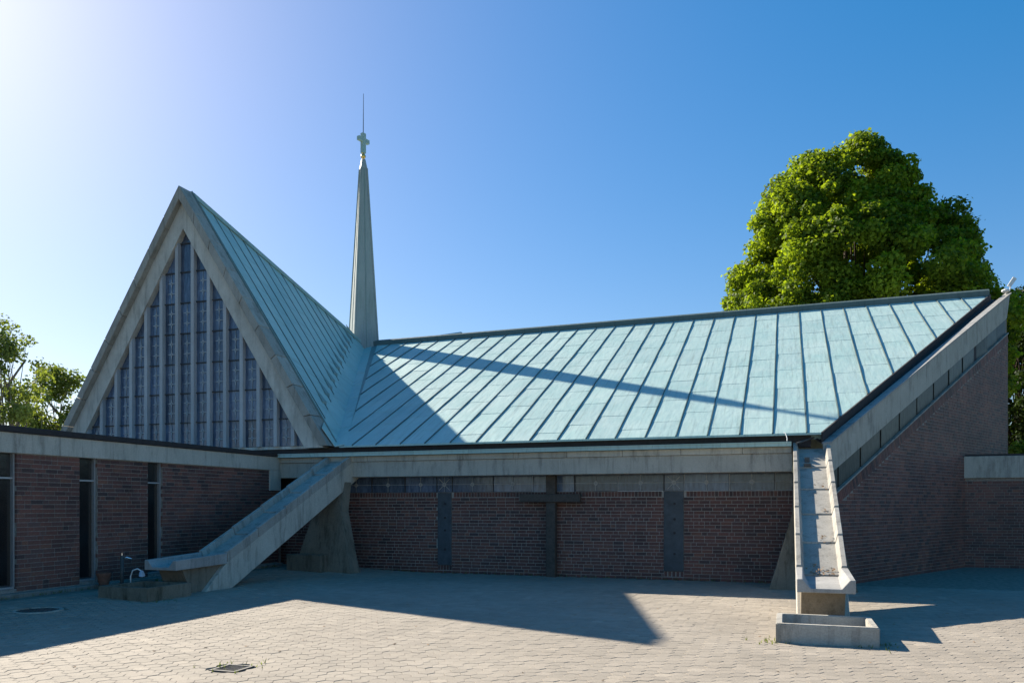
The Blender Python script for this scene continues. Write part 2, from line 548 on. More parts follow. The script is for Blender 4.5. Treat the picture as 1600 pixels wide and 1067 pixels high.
def brick_wall(parent, org, d, z0, z1, length, openings, nobj, seed, topline=None, extra=(), margin=0.0, vis=True):
    """bricks in the plane through org along unit d (2-D); outward normal is (d.y,-d.x). topline(s) limits z; extra = list of (s,z,l,h,roll)"""
    rr = random.Random(seed)
    items = []
    nrow = int((z1 - z0) / BH)
    for r in range(nrow):
        z = z0 + (r + 0.5) * BH
        s = -rr.choice((0.0, 0.0625, 0.125, 0.1875)) + margin
        while s < length:
            l = BL if rr.random() > 0.24 else BHD
            a, b = s, s + l
            s = b + JT
            a2, b2 = max(a, 0), min(b, length)
            pieces = [(a2, b2)]
            for (o0, o1, p0, p1) in openings:
                if z + BH / 2 > p0 + 0.01 and z - BH / 2 < p1 - 0.01:
                    nx = []
                    for (q0, q1) in pieces:
                        if q1 <= o0 or q0 >= o1:
                            nx.append((q0, q1))
                        else:
                            if q0 < o0:
                                nx.append((q0, o0))
                            if q1 > o1:
                                nx.append((o1, q1))
                    pieces = nx
            for (q0, q1) in pieces:
                l2 = round((q1 - q0) / 0.02) * 0.02 if (q1 - q0) < BL - 0.001 and abs(q1 - q0 - BHD) > 0.001 else q1 - q0
                if l2 < 0.035:
                    continue
                if topline is not None and z + BH / 2 > topline((q0 + q1) / 2):
                    continue
                items.append(((q0 + q1) / 2, z, l2, 0.0710, 0.0))
    items += list(extra)
    scored = []
    for it in items:
        p = (org[0] + d[0] * it[0], org[1] + d[1] * it[0], it[1])
        pr = project(p)
        ok = pr is not None and 0 < pr[0] < 1600 and pr[1] < 1067
        sc = 0
        if ok:
            nrm = (d[1], -d[0])
            view = (p[0], p[1])
            fc = abs(nrm[0] * view[0] + nrm[1] * view[1]) / math.hypot(*view)
            sc = it[2] * it[3] * fc / pr[2] ** 2
        scored.append((-sc, it, p))
    scored.sort(key=lambda q: q[0])
    ang = math.atan2(d[1], d[0])
    jo = lambda: rr.uniform(0.0015, 0.006)
    for sc, it, p in scored[:nobj]:
        me = bmesh_for(it[2], it[3])[0]
        o = bpy.data.objects.new('brick', me)
        j = jo()
        o.location = (p[0] + d[1] * j, p[1] - d[0] * j, p[2])
        o.rotation_euler = (Matrix.Rotation(ang, 3, 'Z') @ Matrix.Rotation(-it[4], 3, 'Y')).to_euler()
        link(o, parent)
    V, F, T = [], [], []
    for sc, it, p in scored[nobj:]:
        _, vs, fs = bmesh_for(it[2], it[3])
        j = jo()
        n0 = len(V)
        cr, sr = math.cos(it[4]), math.sin(it[4])
        for v in vs:
            lx, lz = v[0] * cr - v[2] * sr, v[0] * sr + v[2] * cr
            ly = v[1] - j
            V.append((p[0] + d[0] * lx - d[1] * ly, p[1] + d[1] * lx + d[0] * ly, p[2] + lz))
        F += [tuple(q + n0 for q in f) for f in fs]
        T += [rr.random()] * len(fs)
    if V:
        o = obj('brickwork', V, F, 'brick', parent, T)
        o['kind'] = 'stuff'

# ------------------------------------------------------------------ church: key points
YB, ZE, TAN = 18.5, 3.36, 0.483
S = Vector((-16.445, 28.837, 8.353))
C = Vector((6.296, 29.367, 8.609))
B = Vector((0.754, 18.50, 3.36))
A = Vector((-11.465, 18.50, 3.36))
GX = -16.46
APEX = Vector((GX, 18.5, 10.93))
church = thing('church', 'brick and concrete church with steep leaded gable, pale green copper roof and needle spire', 'church', (-6, 24, 0))

def zmain(x, y):
    return ZE + TAN * (y - YB)
def plane3(p, q, r):
    n = (q - p).cross(r - p)
    return lambda x, y: p.z - (n.x * (x - p.x) + n.y * (y - p.y)) / n.z
zgab = plane3(APEX, A, S)

def roof_deck(name, pts, th, parent, mat='copper_dark'):
    return prism(name, pts, (0, 0, -th), mat, parent)

vd = Vector((S.x - A.x, S.y - A.y)).normalized()         # valley direction in plan
vn = Vector((vd.y, -vd.x))                                # towards the main slope
VR, VL = 0.30, 0.34

def sheets(parent, poly, zf, axis, lines, joints, jstep, jshift, seam_h, seam_w, th=0.012, seams=True, seed=3, wob=0.005):
    """copper sheets between seam lines. axis 0: strips bounded by x, axis 1: strips bounded by y"""
    rr = random.Random(seed)
    n = 0
    for k in range(len(lines) - 1):
        a, b = lines[k], lines[k + 1]
        st = clip(clip(poly, *((1, 0) if axis == 0 else (0, 1)), b - seam_w / 2), *((-1, 0) if axis == 0 else (0, -1)), -(a + seam_w / 2))
        if area2(st) < 0.004:
            continue
        o_ = 1 - axis
        lo = min(p[o_] for p in st)
        hi = max(p[o_] for p in st)
        base = joints + ((k * jshift) % jstep) - jstep
        cuts = [base + jstep * i for i in range(60)]
        cuts = [-1e3] + [c + rr.uniform(-0.05, 0.05) for c in cuts if lo - jstep < c < hi + jstep] + [1e3]
        for i in range(len(cuts) - 1):
            pc = clip(clip(st, *((0, 1) if axis == 0 else (1, 0)), cuts[i + 1] - 0.002), *((0, -1) if axis == 0 else (-1, 0)), -(cuts[i] + 0.002))
            if area2(pc) < 0.004:
                continue
            plo = min(p[o_] for p in pc)
            phi = max(p[o_] for p in pc)
            vs = []
            for p in pc:
                f = (p[o_] - plo) / max(phi - plo, 1e-4)
                down = (1 - f) if (axis == 0) else f
                vs.append(Vector((p[0], p[1], zf(p[0], p[1]) + th + 0.006 * down + rr.uniform(-wob, wob) * 0.5)))
            G().prism(vs, (0, 0, -th - 0.03)).build('copper_sheet', 'copper', parent)
            n += 1
    if seams:
        for c in lines:
            cs = []
            for i in range(len(poly)):
                p, q = poly[i], poly[(i + 1) % len(poly)]
                dp, dq = p[axis] - c, q[axis] - c
                if dp * dq < 0:
                    t = dp / (dp - dq)
                    cs.append((p[0] + t * (q[0] - p[0]), p[1] + t * (q[1] - p[1])))
            if len(cs) < 2:
                continue
            p, q = cs[0], cs[1]
            if math.hypot(p[0] - q[0], p[1] - q[1]) < 0.15:
                continue
            m = max(2, int(math.hypot(p[0] - q[0], p[1] - q[1]) / 0.9))
            gg = G()
            ring = []
            for i in range(m + 1):
                t = i / m
                x, y = p[0] + t * (q[0] - p[0]), p[1] + t * (q[1] - p[1])
                j = rr.uniform(-0.008, 0.008)
                hh = seam_h * rr.uniform(0.85, 1.12)
                z = zf(x, y)
                if axis == 0:
                    ring += [(x + j - seam_w / 2, y, z - 0.01), (x + j + seam_w / 2, y, z - 0.01), (x + j + seam_w * 0.3, y, z + hh), (x + j - seam_w * 0.3, y, z + hh)]
                else:
                    ring += [(x, y + j - seam_w / 2, z - 0.01), (x, y + j + seam_w / 2, z - 0.01), (x, y + j + seam_w * 0.3, z + hh), (x, y + j - seam_w * 0.3, z + hh)]
            fs = [(0, 1, 2, 3), tuple(4 * m + i for i in (3, 2, 1, 0))]
            for i in range(m):
                for e in range(4):
                    fs.append((4 * i + e, 4 * i + (e + 1) % 4, 4 * i + 4 + (e + 1) % 4, 4 * i + 4 + e))
            gg.add(ring, fs).build('standing_seam', 'seam', parent)  # shade on the seam sides is put into this dark colour

# --- main slope (front of the right arm)
deck = prism('roof_slope', [A + Vector((-0.06, 0.13, 0.13 * TAN)), B + Vector((0.06, 0.13, 0.13 * TAN)), C, S], (0, 0, -0.18), 'copper_dark', church)
deck['label'] = 'pale green copper slope with standing seams above the brick front'
def off(p, v, k):
    return (p[0] + v[0] * k, p[1] + v[1] * k)
A2, S2 = off(A, vn, VR), off(S, vn, VR)
poly_main = [(A2[0] + 0.02, YB + 0.0), (B.x, B.y), (C.x, C.y), (S2[0] + 0.25, S2[1])]
xl = [0.46 + 0.712 * k for k in range(-26, 10)]
sheets(deck, poly_main, lambda x, y: zmain(x, y) + 0.002, 0, xl, YB + 0.95, 1.47, 0.49, 0.046, 0.032, seed=5)
# drip edge along the eave
G().box(A.x + 0.15, B.x, YB - 0.03, YB + 0.06, ZE - 0.03, ZE + 0.006).build('drip_edge', 'copper', deck)
# ridge board
rd = (C - S).normalized()
rp = [S + Vector((0.35, 0, 0)), C + rd * 0.0]
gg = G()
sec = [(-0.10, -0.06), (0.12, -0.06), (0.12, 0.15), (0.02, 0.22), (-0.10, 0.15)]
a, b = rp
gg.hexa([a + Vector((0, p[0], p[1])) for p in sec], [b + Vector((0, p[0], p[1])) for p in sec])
gg.build('ridge_cap', 'seam', deck)  # dark colour stands in for shade on the cap's front face

# --- valley between the gable roof and the main slope
nv = 8
for k in range(nv):
    t0, t1 = k / nv, (k + 1) / nv
    p0 = Vector((A.x, A.y)).lerp(Vector((S.x, S.y)), t0)
    p1 = Vector((A.x, A.y)).lerp(Vector((S.x, S.y)), t1) - vd * 0.012
    q = [p0 - vn * VL, p0, p0 + vn * VR, p1 + vn * VR, p1, p1 - vn * VL]
    zs = [zgab(*q[0]) + 0.02, zmain(*q[1]) + 0.02, zmain(*q[2]) + 0.024, zmain(*q[3]) + 0.012, zmain(*q[4]) + 0.012, zgab(*q[5]) + 0.008]
    vsx = [Vector((p.x, p.y, z)) for p, z in zip(q, zs)]
    low = [v - Vector((0, 0, 0.03)) for v in vsx]
    G().add(vsx + low, [(0, 1, 4, 5), (1, 2, 3, 4), (6, 11, 10, 7), (7, 10, 9, 8), (0, 6, 7, 1), (1, 7, 8, 2), (2, 8, 9, 3), (3, 9, 10, 4), (4, 10, 11, 5), (5, 11, 6, 0)]).build('valley_sheet', 'copper', deck)

# --- gable roof, right slope
YR0 = 18.78
def gab_pts(f):
    return [Vector((x, y, zgab(x, y))) for x, y in f]
def val_at(y, o=0.0):
    t = (y - A.y) / (S.y - A.y)
    return (A.x + (S.x - A.x) * t + o, y)
gdeck = prism('gable_roof_slope', gab_pts([(GX, YR0), val_at(YR0), (S.x, S.y), (GX, S.y)]) if abs(GX - S.x) > 0.001 else gab_pts([(GX, YR0), val_at(YR0), (S.x, S.y)]), (0, 0, -0.2), 'copper_dark', church)
gdeck['label'] = 'steep green copper slope behind the gable'
A3, S3 = off(A, vn, -VL), off(S, vn, -VL)
x_at = lambda y: A3[0] + (S3[0] - A3[0]) * (y - A3[1]) / (S3[1] - A3[1])
poly_gab = [(GX, YR0), (x_at(YR0), YR0), (S3[0], S3[1])]
if poly_gab[2][0] < GX:
    ytip = A3[1] + (GX - A3[0]) * (S3[1] - A3[1]) / (S3[0] - A3[0])
    poly_gab[2] = (GX, ytip)
yl = [18.30 + 0.675 * k for k in range(0, 18)]
sheets(gdeck, poly_gab, lambda x, y: zgab(x, y) + 0.003, 1, yl, GX + 1.1, 1.5, 0.5, 0.045, 0.032, seed=8)
# folded seam ends above the valley
for y in yl:
    if not (YR0 + 0.5 < y < 28.0):
        continue
    x = x_at(y) - 0.12
    z = zgab(x, y)
    G().add([(x - 0.26, y - 0.03, zgab(x - 0.26, y) + 0.06), (x - 0.26, y + 0.03, zgab(x - 0.26, y) + 0.06), (x, y + 0.11, z + 0.10), (x, y - 0.11, z + 0.10), (x, y + 0.11, z - 0.02), (x, y - 0.11, z - 0.02)],
            [(0, 1, 2, 3), (3, 2, 4, 5), (0, 3, 5), (1, 4, 2), (0, 5, 4, 1)]).build('seam_end', 'copper_dark', gdeck)
a, b = Vector((GX, YR0 + 0.02, zgab(GX, YR0) + 0.02)), Vector((S.x, S.y, S.z))
sec = [(-0.10, -0.08), (0.10, -0.08), (0.09, 0.05), (0.0, 0.11), (-0.09, 0.05)]
G().hexa([a + Vector((p[0], 0, p[1])) for p in sec], [b + Vector((p[0], 0, p[1])) for p in sec]).build('ridge_cap', 'copper_trim', gdeck)

# --- roof slopes away from the viewer: rear and left, closing the body
FL, BLc = Vector((2 * GX - A.x, 18.5, 3.36)), Vector((2 * GX - A.x, 39.2, 3.36))
APB = Vector((GX, 39.2, 10.9))
AB = Vector((A.x, 39.2, 3.36))
BB = Vector((0.754, 39.9, 3.36))
prism('roof_slope', [APEX + Vector((0, 0.28, 0)), S, FL + Vector((0, 0.28, 0))], (0, 0, -0.2), 'copper', church)
prism('roof_slope', [S, BLc, FL + Vector((0, 0.3, 0))], (0, 0, -0.2), 'copper', church)
prism('roof_slope', [S, APB, BLc], (0, 0, -0.2), 'copper', church)
prism('roof_slope', [S, AB, APB], (0, 0, -0.2), 'copper', church)
prism('roof_slope', [S, C, BB, AB], (0, 0, -0.2), 'copper', church)
a, b = S + Vector((0, 0.3, 0)), APB + Vector((0, -0.05, 0.02))
G().hexa([a + Vector((p[0], 0, p[1])) for p in sec], [b + Vector((p[0], 0, p[1] + 0.06)) for p in sec]).build('ridge_cap', 'copper_trim', church)
prism('gable_wall', [(FL.x, 39.05, 3.2), (A.x, 39.05, 3.2), (GX, 39.05, 10.7)], (0, 0.2, 0), 'concrete_frame', church)

# ------------------------------------------------------------------ gable front
HW, ZB = 4.95, 3.36
ZA0, ZA1, ZA2 = 10.97, 10.58, 9.78                        # outer, coping/frame line, glass apex
def hw(za, z, hb):
    return hb * (za - z) / (za - ZB)
HB1 = HW * (ZA1 - ZB) / (ZA0 - ZB) + 0.0                  # coping parallel lines
HB2 = 4.10
gfr = []
for sgn in (1, -1):
    X = lambda h: GX + sgn * h
    pts = [(X(0), 18.42, ZA1), (X(HB1), 18.42, ZB - 0.02), (X(HB2), 18.42, ZB - 0.02), (X(0), 18.42, ZA2)]
    fr = prism('gable_frame', pts, (0, 0.34, 0), 'concrete_frame', church)
    # coping blocks on the rake
    nb = 9
    for k in range(nb):
        t0, t1 = k / nb, (k + 1) / nb - 0.0024
        o0 = Vector((X(0), 18.24, ZA0)).lerp(Vector((X(HW), 18.24, ZB)), t0)
        o1 = Vector((X(0), 18.24, ZA0)).lerp(Vector((X(HW), 18.24, ZB)), t1)
        i0 = Vector((X(0), 18.24, ZA1)).lerp(Vector((X(HB1), 18.24, ZB)), t0)
        i1 = Vector((X(0), 18.24, ZA1)).lerp(Vector((X(HB1), 18.24, ZB)), t1)
        ob = prism('coping_block', [o0, o1, i1, i0], (0, 0.50, 0), 'coping', fr, 0.008)
    # thin copper edging on the outer side of the rake
    prism('edge_flashing', [(X(0.02), 18.76, ZA0 + 0.03), (X(HW + 0.03), 18.76, ZB + 0.02), (X(HW - 0.02), 18.76, ZB - 0.03), (X(0.0), 18.76, ZA0 - 0.06)], (0, 0.03, 0), 'copper_dark', church)

gwin = box('gable_window', GX - HB2 - 0.02, GX + HB2 + 0.02, 18.56, 18.68, 3.33, 3.41, 'concrete_frame', church)
gwin['label'] = 'tall triangular leaded window with pale mullions'
box('window_backing', GX - HB2, GX + HB2, 18.72, 18.74, 3.3, 3.5, 'bitumen', gwin)
PITM = 0.566
mx = [sg * (PITM / 2 + PITM * k) for k in range(7) for sg in (1, -1)]
MW = 0.108
for h in sorted(mx):
    zt = ZA2 - (abs(h)) * (ZA2 - ZB) / HB2
    zo = ZA2 - (abs(h) - MW / 2) * (ZA2 - ZB) / HB2 + 0.06
    zi = ZA2 - (abs(h) + MW / 2) * (ZA2 - ZB) / HB2 + 0.06
    l, r = GX + h - MW / 2, GX + h + MW / 2
    zl, zr = (zo, zi) if h > 0 else (zi, zo)
    prism('mullion', [(l, 18.47, 3.41), (r, 18.47, 3.41), (r, 18.47, zr), (l, 18.47, zl)], (0, 0.17, 0), 'mullion', gwin)
levels = [3.41, 4.18, 5.035, 5.90, 6.785, 7.675, 8.57, 9.40, 9.9]

def motif(name, w, h, nodes, diag=False):
    """lead lines of one pane, centred on x, from z=0"""
    q = G()
    t, y0, y1 = 0.007, -0.012, 0.0
    q.box(-t / 2, t / 2, y0, y1, 0.01, h - 0.01)
    for n in nodes:
        z = h * n
        r = 0.045
        for sx, sz in ((1, 1), (1, -1), (-1, 1), (-1, -1)):
            p = Vector((sx * r, y0 - 0.003, z))
            e = Vector((0, y0 - 0.003, z + sz * r))
            dd = (e - p).normalized()
            nn = Vector((-dd.z, 0, dd.x)) * 0.010
            q.prism([p - nn, p + nn, e + nn, e - nn], (0, 0.012, 0))
        q.prism([(-w / 2 + 0.085, y0, z - 0.001), (-r, y0, z - 0.014), (-r, y0, z + 0.014), (-w / 2 + 0.085, y0, z + 0.001)], (0, 0.01, 0))
        q.prism([(w / 2 - 0.06, y0, z - 0.001), (r, y0, z - 0.014), (r, y0, z + 0.014), (w / 2 - 0.06, y0, z + 0.001)], (0, 0.01, 0))
        for sz in (1, -1):
            q.prism([(-0.016, y0 - 0.001, z + sz * r), (0.016, y0 - 0.001, z + sz * r), (0.004, y0 - 0.001, z + sz * (r + 0.13))], (0, 0.01, 0))
        if diag:
            for sx, sz in ((1, 1), (1, -1), (-1, 1), (-1, -1)):
                p = Vector((sx * 0.02, y0 - 0.002, z + sz * 0.02))
                e = Vector((sx * min(w / 2, 0.17), y0 - 0.002, z + sz * 0.16))
                dd = (e - p).normalized()
                nn = Vector((-dd.z, 0, dd.x)) * 0.005
                q.prism([p - nn, p + nn, e + nn, e - nn], (0, 0.01, 0))
    # border lines
    o = q.build(name, 'lead', None)
    return o

PW = PITM - MW
motifs = {}
def add_motif(w, h, nodes, x, y, z, parent, diag=False):
    key = (round(w, 3), round(h, 3), tuple(nodes), diag)
    if key not in motifs:
        o = motif('lead_tracery', w, h, nodes, diag)
        motifs[key] = o.data
        COL.objects.unlink(o)
        bpy.data.objects.remove(o)
    o = bpy.data.objects.new('lead_tracery', motifs[key])
    o.location = (x, y, z)
    link(o, parent)

for c in range(-7, 8):
    xc = c * PITM
    x0, x1 = xc - PITM / 2 + MW / 2, xc + PITM / 2 - MW / 2
    for i in range(len(levels) - 1):
        z0, z1 = levels[i], levels[i + 1]
        poly = [(x0, z0 + 0.014), (x1, z0 + 0.014), (x1, z1 - 0.014), (x0, z1 - 0.014)]
        kx = (ZA2 - ZB) / HB2
        poly = clip(poly, kx, 1, ZA2)
        poly = clip(poly, -kx, 1, ZA2)
        if area2(poly) < 0.006:
            continue
        ty, tz = RND.uniform(-0.006, 0.006), RND.uniform(-0.006, 0.006)
        zc = (z0 + z1) / 2
        pts = [Vector((GX + x, 18.60 + ty * (x - xc) + tz * (z - zc), z)) for x, z in poly]
        prism('pane', pts, (0, 0.012, 0), 'glass', gwin)
        full = area2(poly) > 0.98 * (x1 - x0) * (z1 - z0 - 0.028)
        if full:
            if not (c == 0 and i in (5, 6)):
                add_motif(PW, z1 - z0 - 0.03, (0.33, 0.68), GX + xc, 18.596, z0 + 0.015, gwin)
            G().box(GX + x0, GX + x1, 18.56, 18.63, z1 - 0.014, z1 + 0.014).build('transom', 'transom', gwin)
        elif area2(poly) > 0.5 * (x1 - x0) * (z1 - z0):
            zt = min(max(p[1] for p in poly), z1)
            add_motif(PW * 0.7, round((zt - z0) * 0.75, 2), (0.45,), GX + xc - math.copysign(0.03, c), 18.596, z0 + 0.015, gwin)
        elif area2(poly) > 0.02:
            pass
    # sill line of the tapering top pane
for sgn in (1, -1):
    pass

# ------------------------------------------------------------------ eave: gutter, coping course, beam
beam = box('eave_beam', -21.35, 0.16, 18.44, 19.16, 2.53, 2.935, 'concrete', church, 0.006)
beam['label'] = 'long exposed concrete eave beam over the brick front'
xk = -21.3
kk = 0
while xk < 0.12:
    x2 = min(xk + 1.36, 0.15)
    box('coping_block', xk + 0.004, x2 - 0.004, 18.40, 18.75, 2.938, 3.075, 'concrete', beam, 0.006)
    xk = x2
box('roof_edge_board', -21.3, 0.55, 18.60, 18.80, 3.07, 3.35, 'bitumen', church)
for k in range(9):                                          # gutter lengths
    x0, x1 = -13.6 + k * 1.53, -13.6 + (k + 1) * 1.53 - 0.006
    if k == 8:
        x1 = 0.14
    q = G()
    q.box(x0, x1, 18.27, 18.29, 3.08, 3.160).box(x0, x1, 18.29, 18.50, 3.08, 3.095).box(x0, x1, 18.50, 18.52, 3.08, 3.15).box(x0, x1, 18.25, 18.31, 3.1602, 3.178)
    q.build('gutter', 'copper', church)

# ------------------------------------------------------------------ front wall, clerestory
YW = 19.1
fwall = box('brick_wall', -21.3, 0.9, YW + 0.002, YW + 0.3, -0.3, 2.12, 'mortar', church)
fwall['label'] = 'dark clinker brick wall under the clerestory band'
slits = [(-8.70, -8.29), (-2.75, -2.27)]
W0 = -13.6
ops = [(a - W0, b - W0, 0.20, 2.2) for a, b in slits]
extra = []
s = 0.04
while s < 0.9 - W0:                                        # soldier course under the windows
    if not any(o[0] - 0.04 < s < o[1] + 0.04 for o in ops):
        extra.append((s, 2.12 - 0.066, 0.0705, 0.122, 0.0))
    s += 0.0825
for a, b in slits:                                         # rowlock sill under the slit panels
    n = 5
    for k in range(n):
        extra.append((a - W0 + (k + 0.5) * (b - a) / n, 0.135, 0.07, 0.12, 0.0))
ops2 = [(o[0], o[1], 0.075, 2.2) for o in ops]
brick_wall(fwall, (W0, YW), (1, 0), -0.02, 2.0, 0.9 - W0, ops2, 300, 21, extra=extra)
for a, b in slits:
    p = box('slit_panel', a + 0.01, b - 0.01, YW - 0.03, YW + 0.05, 0.20, 2.11, 'slate', fwall, 0.008)
    p['label'] = 'slate grey panel with small round studs'
    for z in (0.62, 1.12, 1.45, 1.82):
        G().tube([((a + b) / 2 + 0.02, YW - 0.045, z), ((a + b) / 2 + 0.02, YW - 0.02, z)], 0.03, 10).build('stud', 'bitumen', p)
band = box('clerestory_band', -21.3, 0.9, YW + 0.10, YW + 0.2, 2.118, 2.532, 'bitumen', church)
band['label'] = 'narrow band of leaded panes under the concrete beam'
divs = [-12.6, -11.65, -10.69, -9.68, -8.74, -8.29, -7.14, -6.06, -4.97, -3.87, -2.75, -2.27, -1.23, -0.21, 0.75]
for k in range(len(divs) - 1):
    x0, x1 = divs[k] + 0.012, divs[k + 1] - 0.012
    ty = RND.uniform(-0.012, 0.012)
    prism('pane', [(x0, YW + 0.04 - ty, 2.13), (x1, YW + 0.04 + ty, 2.13), (x1, YW + 0.04 + ty, 2.53), (x0, YW + 0.04 - ty, 2.53)], (0, 0.012, 0), 'glass', band)
    w = x1 - x0
    q = G()
    t = 0.009
    y0 = YW + 0.012
    q.box(x0, x1, y0, y0 + 0.012, 2.324, 2.334).box((x0 + x1) / 2 - 0.005, (x0 + x1) / 2 + 0.005, y0 + 0.001, y0 + 0.012, 2.14, 2.52)
    cx, cz = (x0 + x1) / 2, 2.329
    for sx, sz in ((1, 1), (1, -1), (-1, 1), (-1, -1)):
        p, e = Vector((cx + sx * 0.05, y0 - 0.004, cz)), Vector((cx, y0 - 0.004, cz + sz * 0.05))
        dd = (e - p).normalized()
        nn = Vector((-dd.z, 0, dd.x)) * 0.013
        q.prism([p - nn, p + nn, e + nn, e - nn], (0, 0.01, 0))
        if w < 0.6:
            p, e = Vector((cx + sx * 0.03, y0 - 0.002, cz + sz * 0.03)), Vector((cx + sx * 0.15, y0 - 0.002, cz + sz * 0.15))
            dd = (e - p).normalized()
            nn = Vector((-dd.z, 0, dd.x)) * 0.007
            q.prism([p - nn, p + nn, e + nn, e - nn], (0, 0.01, 0))
    q.build('lead_tracery', 'lead', band)
    q = G()
    q.box(x0 - 0.012, x0, YW + 0.0, YW + 0.06, 2.12, 2.53).box(x0, x1, YW + 0.0, YW + 0.05, 2.1205, 2.131)
    q.build('frame', 'lead' if k in (7, 9, 11, 12, 13) else 'transom', band)

# rest of the body: left and rear walls
box('brick_wall', -21.3, -21.0, 19.2, 39.0, -0.3, 3.3, 'mortar_dark', church)
box('brick_wall', -21.0, 0.5, 38.7, 39.0, -0.3, 3.3, 'mortar_dark', church)

# ------------------------------------------------------------------ right flank (prow wall)
T = Vector((6.93, 29.40))                                   # tip of the rake beam in plan
P0 = Vector((0.93, 18.40))
FD = (T - P0).normalized()
FN = Vector((FD.y, -FD.x))                                  # outward
FLN = (T - P0).length
def fp(s, o, z):
    p = P0 + FD * s + FN * o
    return Vector((p.x, p.y, z))
ZT0, ZT1 = 3.16, 8.66
RS = (ZT1 - ZT0) / FLN
zt = lambda s: ZT0 + RS * s
rb = prism('rake_beam', [fp(0, 0, zt(0) - 0.035), fp(FLN - 0.1, 0, zt(FLN - 0.1) - 0.035), fp(FLN - 0.42, 0, zt(FLN - 0.42) - 0.72), fp(0, 0, zt(0) - 0.70)], (-FN.x * 0.16, -FN.y * 0.16, 0), 'concrete', church)
rb['label'] = 'sloping concrete beam rising to the pointed right end'
ns = 11
for k in range(ns):                                         # capping slabs on the beam
    s0, s1 = FLN * k / ns, FLN * (k + 1) / ns - 0.012
    o = prism('coping_block', [fp(s0, 0.025, zt(s0)), fp(s1, 0.025, zt(s1)), fp(s1, 0.025, zt(s1) - 0.035), fp(s0, 0.025, zt(s0) - 0.035)], (-FN.x * 0.21, -FN.y * 0.21, 0), 'trough', rb)
# channel between roof edge and beam
Bx, Cx = Vector((B.x, B.y, B.z)), Vector((C.x, C.y, C.z))
ch = G()
i0, i1 = fp(0.1, -0.10, zt(0.1) - 0.16), fp(FLN - 0.25, -0.10, zt(FLN) - 0.28)
ch.add([Bx + Vector((-0.12, 0.05, -0.13)), i0, i1, Cx + Vector((-0.1, 0, -0.1))], [(0, 1, 2, 3)])
o = ch.build('rake_gutter', 'bitumen', church, fix=False)
prism('rake_edge', [Bx + Vector((0, 0, 0.025)), Cx + Vector((0.02, 0, 0.035)), Cx + Vector((0.02, 0, -0.18)), Bx + Vector((0, 0, -0.18))], (FN.x * 0.04, FN.y * 0.04, 0), 'bitumen', church)
# back of the beam tip, rear rake beam mirrored on the ridge
def mir(v):
    return Vector((v[0], 2 * 29.40 - v[1], v[2]))
prism('rake_beam', [mir(fp(0, 0, zt(0))), mir(fp(FLN - 0.02, 0, zt(FLN))), mir(fp(FLN - 0.42, 0, zt(FLN) - 0.85)), mir(fp(0, 0, zt(0) - 0.70))], (-FN.x * 0.16, FN.y * 0.16, 0), 'concrete', church)
# window strip and wall
WO = -0.06
SE = FLN + 0.02 - 0.13                                       # wall ends at the prow
wb = lambda s: zt(s) - 1.27                                 # bottom of window strip
rbot = lambda s: wb(s) - 0.30                               # lower line of the rowlock
strip = prism('clerestory_band', [fp(0.1, WO - 0.07, wb(0.1)), fp(SE, WO - 0.07, wb(SE)), fp(SE, WO - 0.07, zt(SE) - 0.74), fp(0.1, WO - 0.07, zt(0.1) - 0.70)], (-FN.x * 0.05, -FN.y * 0.05, 0), 'bitumen', church)
strip['label'] = 'stepped strip of panes below the sloping beam'
sd = [0.2, 0.62, 1.72, 2.85, 3.95, 5.08, 6.2, 7.35, 8.42, 9.45, 10.45, 11.5, 12.35]
for k in range(len(sd) - 1):
    s0, s1 = sd[k] + 0.02, min(sd[k + 1] - 0.06, SE)
    if s1 <= s0:
        continue
    ty = RND.uniform(-0.012, 0.012) + (0.05 if k == 9 else 0)
    prism('pane', [fp(s0, WO - 0.04 - ty, wb(s0) + 0.02), fp(s1, WO - 0.04 + ty, wb(s1) + 0.02), fp(s1, WO - 0.04 + ty, zt(s1) - 0.735), fp(s0, WO - 0.04 - ty, zt(s0) - 0.73)], (-FN.x * 0.012, -FN.y * 0.012, 0), 'glass_grey', strip)
prism('sill_strip', [fp(0.1, WO + 0.03, wb(0.1) + 0.015), fp(SE, WO + 0.03, wb(SE) + 0.015), fp(SE, WO + 0.03, wb(SE) - 0.02), fp(0.1, WO + 0.03, wb(0.1) - 0.02)], (-FN.x * 0.1, -FN.y * 0.1, 0), 'coping', strip)
flank = prism('flank_wall', [fp(-0.3, WO - 0.002, -0.3), fp(SE, WO - 0.002, -0.3), fp(SE, WO - 0.002, wb(SE) - 0.02), fp(-0.3, WO - 0.002, wb(-0.3) - 0.02)], (-FN.x * 0.28, -FN.y * 0.28, 0), 'mortar_dark', church)
flank['label'] = 'tall shaded brick flank wall rising to a point'
extra = []
alpha = math.atan(RS)
s = 0.15
while s < SE - 0.03:                                         # bricks on edge following the rake
    extra.append((s, (wb(s) + rbot(s)) / 2 - 0.02, 0.0715, 0.24, alpha))
    s += 0.0825 * math.cos(alpha)
o0 = fp(0, WO, 0)
brick_wall(flank, (o0.x, o0.y), (FD.x, FD.y), -0.02, 7.4, SE, [], 0, 33, topline=lambda s: rbot(s) - 0.005 + 0.04, extra=extra)
rw = prism('flank_wall', [mir(fp(0, WO, -0.3)), mir(fp(SE, WO, -0.3)), mir(fp(SE, WO, zt(SE) - 0.8)), mir(fp(0, WO, zt(0) - 0.8))], (-FN.x * 0.28, FN.y * 0.28, 0), 'mortar_dark', church)
